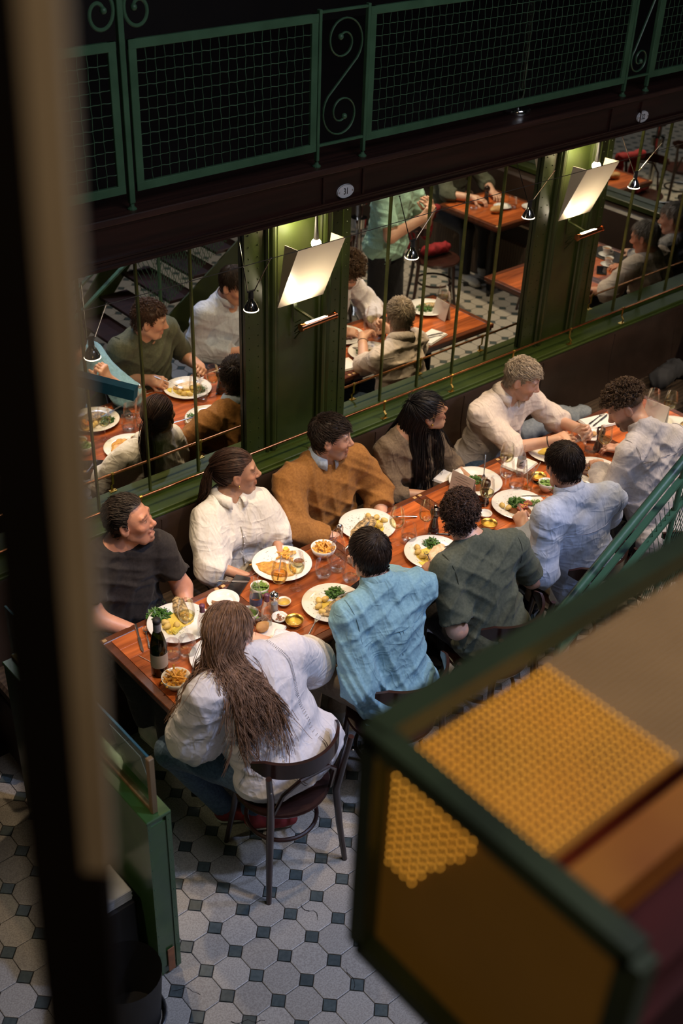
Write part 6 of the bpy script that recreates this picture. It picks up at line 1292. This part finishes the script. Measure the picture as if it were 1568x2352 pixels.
def menu(x, y, rz, l_):
    t = thing('menu_card', l_, 'menu', (x, y, TZ), rz); b = MB(); b.add([(-.075,0,0),(.075,0,0),(.075,.02,.125),(-.075,.02,.125)], [(0,1,2,3)]); q = b.build('front_sheet', M['paper'], t); md = q.modifiers.new('s','SOLIDIFY'); md.thickness = .0012; b = MB(); b.add([(-.075,.05,0),(.075,.05,0),(.075,.022,.125),(-.075,.022,.125)], [(0,1,2,3)]); q = b.build('back_sheet', M['paper'], t); md = q.modifiers.new('s','SOLIDIFY'); md.thickness = .0012
    b = MB()
    for i in range(7): w_ = .03 + .012*((i*7)%3); b.add([(-w_,.0005+.02*(i*.014+.02)/.125-.0016,.02+i*.014),(w_,.0005+.02*(i*.014+.02)/.125-.0016,.02+i*.014),(w_,.0005+.02*(i*.014+.0215)/.125-.0016,.0215+i*.014),(-w_,.0005+.02*(i*.014+.0215)/.125-.0016,.0215+i*.014)], [(0,1,2,3)])
    b.build('print_lines', M['black_ink'], t); return t
menu(2.16,-.79,-1.45,'folded paper menu card standing before the woman with glasses'); menu(3.735,-.93,1.7,'folded paper menu card at the right end of the table')
o = put('glass_in_hand', mk_tumbler(0), 2.985,-.885,'empty tumbler held by the blond man','glass',z=.86); o.rotation_euler = (.5,.3,0)
# coffee table in the mirror
def mk_coffee():
    t = E_('coffee_cup'); b = MB(); b.lathe([(0,.004),(.03,.004),(.06,.012),(.062,.014),(.03,.009),(0,.008)], 28); b.build('saucer', M['china'], t, 'all'); b = MB(); b.lathe([(0,.010),(.02,.010),(.026,.02),(.033,.06),(.036,.068),(.033,.067),(.028,.05)], 26); b.build('cup', M['china'], t, 'all'); b = MB(); b.lathe([(.031,.058),(0,.058)], 22); b.build('coffee', M['coffee'], t, 'all'); b = MB(); b.tube([(.033,0,.055),(.052,0,.05),(.050,0,.032),(.028,0,.026)], .004, 6); b.build('handle', M['china'], t, True); return t
put('cof', mk_coffee, 5.467,-.845,'white coffee cup with saucer nearer the phone, seen in the mirror','cup',2.); put('cof', None, 5.62,-.99,'white coffee cup on the black tray, seen in the mirror','cup',1.)
b = MB(); b.bbox((-.11,-.16,0), (.11,.16,.008), .004); o = b.build('tray', M['black_rubber'], None, loc=(5.64,-.985,TZ-.0)); tag(o, 'black serving tray on the coffee table seen in the mirror', 'tray'); protos['cof'].location.z = TZ
for x, y, l_ in ((5.66,-2.30,'glass'),): pass
for x, y, l_ in ((5.60,-2.52,'tumbler at the near corner of the table across the aisle'),(5.52,-2.38,'tumbler beside the bread across the aisle'),(5.82,-2.2,'tumbler between the small plates across the aisle')): put('tum', None, x, y, l_, 'glass')
S = Sdf(); S.ell((0,0,.03), np.eye(3), (.07,.045,.03), .01); V, Q = S.mesh(.006, disp=lambda P: .004*wav(P, 80, 4)); o = mesh_np('bread_loaf', V, Q, M['bread_crust']); o.location = (5.62,-2.2,TZ); tag(o, 'bread loaf on the table across the aisle in the mirror', 'bread')
# ---------------------------------------------------------------- chairs
def mk_chair():
    t = thing('bistro_chair', '', 'chair'); m = M['chair_wood']
    b = MB(); b.lathe([(0,.435),(.19,.435),(.205,.442),(.210,.452),(.205,.462),(.185,.464),(0,.458)], 40); b.build('seat', m, t, True)
    b = MB(); b.tube([(.155*math.cos(a),.155*math.sin(a),.25) for a in np.linspace(0,2*PI,40)[:-1]], .010, 8, closed=True); b.build('stretcher_ring', m, t, True)
    for sx in (-1,1):
        b = MB(); b.tube([(sx*.135,.135,.44),(sx*.150,.150,.25),(sx*.175,.185,.0)], [.017,.014,.011], 10); b.build('leg', m, t, True)
        P_h = [(sx*.205,-.205,.0),(sx*.185,-.180,.22),(sx*.170,-.165,.44),(sx*.185,-.190,.62),(sx*.205,-.205,.765)]; b = MB(); b.tube(P_h, [.012,.015,.017,.015,.013], 10); b.build('leg', m, t, True)
    th = np.linspace(-2.75, -.39, 30); outer = [(.235*math.cos(a), .235*math.sin(a)*1.05 + .0) for a in th]; z0, z1 = .715, .795; V = []
    for (x, y), a in zip(outer, th):
        k = min(1, (abs(abs(a+PI/2)-1.18) if abs(a+PI/2) > .8 else .6)/.25); zz0 = z0 + (1-k)*.025; zz1 = z1 - (1-k)*.03; i_ = .945; V += [(x,y,zz0),(x,y,zz1),(x*i_,y*i_,zz1+.002),(x*i_,y*i_,zz0)]
    F = []
    for i in range(29): a = 4*i; F += [(a,a+1,a+5,a+4),(a+1,a+2,a+6,a+5),(a+2,a+3,a+7,a+6),(a+3,a,a+4,a+7)]
    b = MB(); b.add(V, F + [(3,2,1,0),(116,117,118,119)]); b.build('back_rail', m, t, True)
    b = MB(); b.tube([(-.15,-.15,.46),(-.13,-.20,.62),(-.07,-.235,.70),(.07,-.235,.70),(.13,-.20,.62),(.15,-.15,.46)], .010, 8); b.build('inner_hoop', m, t, True)
    b = MB(); b.ball((.205,-.222,.70), .005, 6); b.ball((-.205,-.222,.70), .005, 6); b.build('bolts', M['steel'], t, True); return t
ch = mk_chair(); first = True
for x, y, rz, l_ in ((.30,-1.60,-.06,'dark bentwood chair under the long haired woman in white'),(.95,-1.585,.05,'dark bentwood chair under the man in the denim blue shirt'),(1.615,-1.56,.1,'dark bentwood chair under the man in the olive tee shirt'),(2.30,-1.52,.05,'dark bentwood chair under the man in the pale blue shirt'),(2.95,-1.62,0,'dark bentwood chair under the curly haired man in grey'),(5.0,-2.28,-.9,'dark bentwood chair with a red jacket seen in the mirror'),(3.95,-2.55,2.6,'empty dark bentwood chair seen in the mirror beside the chrome tap column'),(5.75,-1.62,3.1,'empty dark bentwood chair by the coffee table in the mirror')):
    o = ch if first else dup(ch); first = False; o.location = (x, y, 0); o.rotation_euler = (0, 0, rz); o['label'] = l_
# ---------------------------------------------------------------- bags and clothes
def crumple(name, x, y, z, prims, mat, label, cat, amp=.012, fr=26, seed=5, st=.010):
    S = Sdf()
    for a, c, ra, rb in prims: S.caps(a, c, ra, rb, k=.05)
    def dsp(P): w1 = wav(P, fr*.6, seed); return amp*(1-np.abs(np.sin(P@np.array([.8,.5,.3])*fr + 2.2*w1))**.7) + amp*.6*(1-np.abs(np.sin(P@np.array([-.4,.8,.5])*fr*1.3 + 2.5*w1))**.7) - amp*.5
    V, Q = S.mesh(st, disp=dsp); o = mesh_np(name, V, Q, mat); o.location = (x, y, z); return tag(o, label, cat)
crumple('denim_jacket', 3.50,-.33,.47, [((-.22,.03,.06),(.05,.02,.09),.06,.07),((.05,.02,.07),(.30,-.02,.05),.07,.05),((-.05,-.10,.04),(.15,-.14,.04),.05,.045)], M['denim_grey'], 'crumpled grey blue denim jacket on the bench beside the blond man', 'jacket', .014)
crumple('scarf', 4.72,-.36,.47, [((-.12,.0,.05),(.1,.04,.06),.07,.06),((.1,.02,.05),(.25,-.1,.04),.05,.04)], M['dark_cloth'], 'crumpled dark scarf on the bench at the right edge', 'scarf', .014, 34)
crumple('red_jacket', 5.02,-2.32,.52, [((-.14,-.12,.28),(.14,-.16,.28),.035,.035),((-.12,-.17,.26),(-.10,-.19,.0),.04,.05),((.12,-.2,.26),(.08,-.2,.05),.04,.05),((-.1,.0,.0),(.1,.02,.0),.05,.05)], M['red_cloth'], 'red jacket hanging on a chair seen in the mirror', 'jacket', .010, 30)
t = thing('handbag', 'brown leather handbag on the bench between the tan sweater and the woman with glasses', 'bag', (2.02-.03,-.37,.458), .5)
S = Sdf(); S.caps((-.07,0,.07),(.07,0,.07),.055,k=.05); S.caps((-.06,0,.15),(.06,0,.15),.045,k=.05); V, Q = S.mesh(.008, disp=lambda P: .003*wav(P,40,3)); mesh_np('bag_body', V, Q, M['bag_leather'], t); b = MB(); b.bbox((-.10,-.062,.09),(.10,-.050,.19),.005); b.build('flap', M['bag_leather'], t); b = MB(); b.tube([(-.08,0,.17),(-.06,.0,.27),(.0,.0,.30),(.06,0,.27),(.08,0,.17)], .006, 6); b.build('strap', M['bag_leather'], t, True); b = MB(); b.bbox((-.015,-.068,.10),(.015,-.060,.12),.002); b.build('clasp', M['brass'], t)
t = thing('tap_column', 'chrome column with drum heads seen in the mirror', 'column', (4.40,-2.62,0)); b = MB(); b.lathe([(.14,0),(.14,.02),(.03,.05),(.028,1.3)], 24); b.build('shaft', M['chrome'], t, True)
for z in (.75,.95,1.1): b = MB(); b.lathe([(.03,z),(.065,z+.01),(.07,z+.09),(.03,z+.1)], 20); b.build('drum', M['chrome'], t, True)
# ---------------------------------------------------------------- people seen only in the mirror
def P11():
    s = dict(label='standing person in a mint green tee shirt seen in the mirror', seed=21, hip=(3.98,-1.83,.94), neck=(4.0,-1.80,1.46), head=(4.02,-1.76,1.62), face=(.5,.8,-.1), shL=(3.82,-1.74,1.40), shR=(4.19,-1.86,1.40), elL=(3.80,-1.60,1.12), elR=(4.27,-1.72,1.10), wrL=(3.98,-1.48,1.25), wrR=(4.12,-1.52,1.28), handL=dict(d=(.6,.2,.6), pn=(0,-1,0), curl=.6), handR=dict(d=(-.5,.2,.7), pn=(0,-1,0), curl=.6), w=1.15, ar=1.1, skin=M['skin_fair'], hair_mat=M['hair_dark'], hair=dict(kind='short', n=500), shirt=dict(mat=M['tee_mint'], sleeve=.75, off=.02, loose=.02, hem=.10, amp=.008), trousers=dict(mat=M['trouser_dark']), shoe=dict(mat=M['black_shoe'], sole=M['black_shoe']))
    for X, sg in (('R',1),('L',-1)): s['kn'+X] = (3.99+sg*.10,-1.82,.50); s['an'+X] = (3.99+sg*.11,-1.86,.09)
    return person(s)
def P12():
    s = dict(label='grey haired man in a white shirt on the bench seen in the mirror', seed=22, hip=(5.42,-.34,.54), neck=(5.34,-.40,1.0), head=(5.29,-.44,1.15), face=(-.3,-.9,-.3), shL=(5.53,-.44,.95), shR=(5.15,-.42,.95), elL=(5.60,-.56,.78), elR=(5.05,-.50,.76), wrL=(5.48,-.68,.79), wrR=(5.02,-.60,.735), handL=dict(d=(-.5,-.6,0), pn=(0,0,-1)), handR=dict(d=(-.2,-.8,-.4), pn=(0,0,-1)), w=1.15, ar=1.1, skin=M['skin_ruddy'], hair_mat=M['hair_grey'], hair=dict(kind='short', n=1200, thick=.008, line='recede'), shirt=dict(mat=M['shirt_cream'], sleeve=1.6, off=.02, loose=.015, amp=.010, collar=True), trousers=dict(mat=M['trouser_dark']))
    return person(seat_legs(s))
def P13():
    s = dict(label='guest in a navy striped shirt on the bench seen in the mirror', seed=23, hip=(5.86,-.40,.54), neck=(5.82,-.50,1.0), head=(5.80,-.56,1.15), face=(-.4,-.9,-.2), shL=(6.0,-.54,.95), shR=(5.65,-.52,.95), elL=(6.05,-.66,.78), elR=(5.60,-.66,.78), wrL=(5.95,-.8,.79), wrR=(5.75,-.82,.79), handL=dict(d=(-.5,-.6,0), pn=(0,0,-1)), handR=dict(d=(.3,-.8,0), pn=(0,0,-1)), skin=M['skin_fair'], hair_mat=M['hair_grey'], hair=dict(kind='short', n=700), shirt=dict(mat=M['stripe_navy'], sleeve=1.9, off=.018), trousers=dict(mat=M['trouser_dark']))
    return person(seat_legs(s))
def P14():
    s = dict(label='guest in an olive shirt behind the table across the aisle in the mirror', seed=24, hip=(5.75,-2.95,.54), neck=(5.75,-2.88,1.03), head=(5.75,-2.82,1.2), face=(-.3,.9,-.2), shL=(5.57,-2.85,.98), shR=(5.93,-2.85,.98), elL=(5.5,-2.68,.80), elR=(6.0,-2.68,.80), wrL=(5.62,-2.48,.80), wrR=(5.88,-2.50,.80), handL=dict(d=(.3,.8,0), pn=(0,0,-1)), handR=dict(d=(-.3,.8,0), pn=(0,0,-1)), skin=M['skin_fair'], hair_mat=M['hair_dark'], hair=dict(kind='short', n=500), shirt=dict(mat=M['tee_olive'], sleeve=1.3, off=.018), trousers=dict(mat=M['trouser_dark']))
    return person(seat_legs(s, (0,1)))
for fn in (P11, P12, P13, P14): fn()
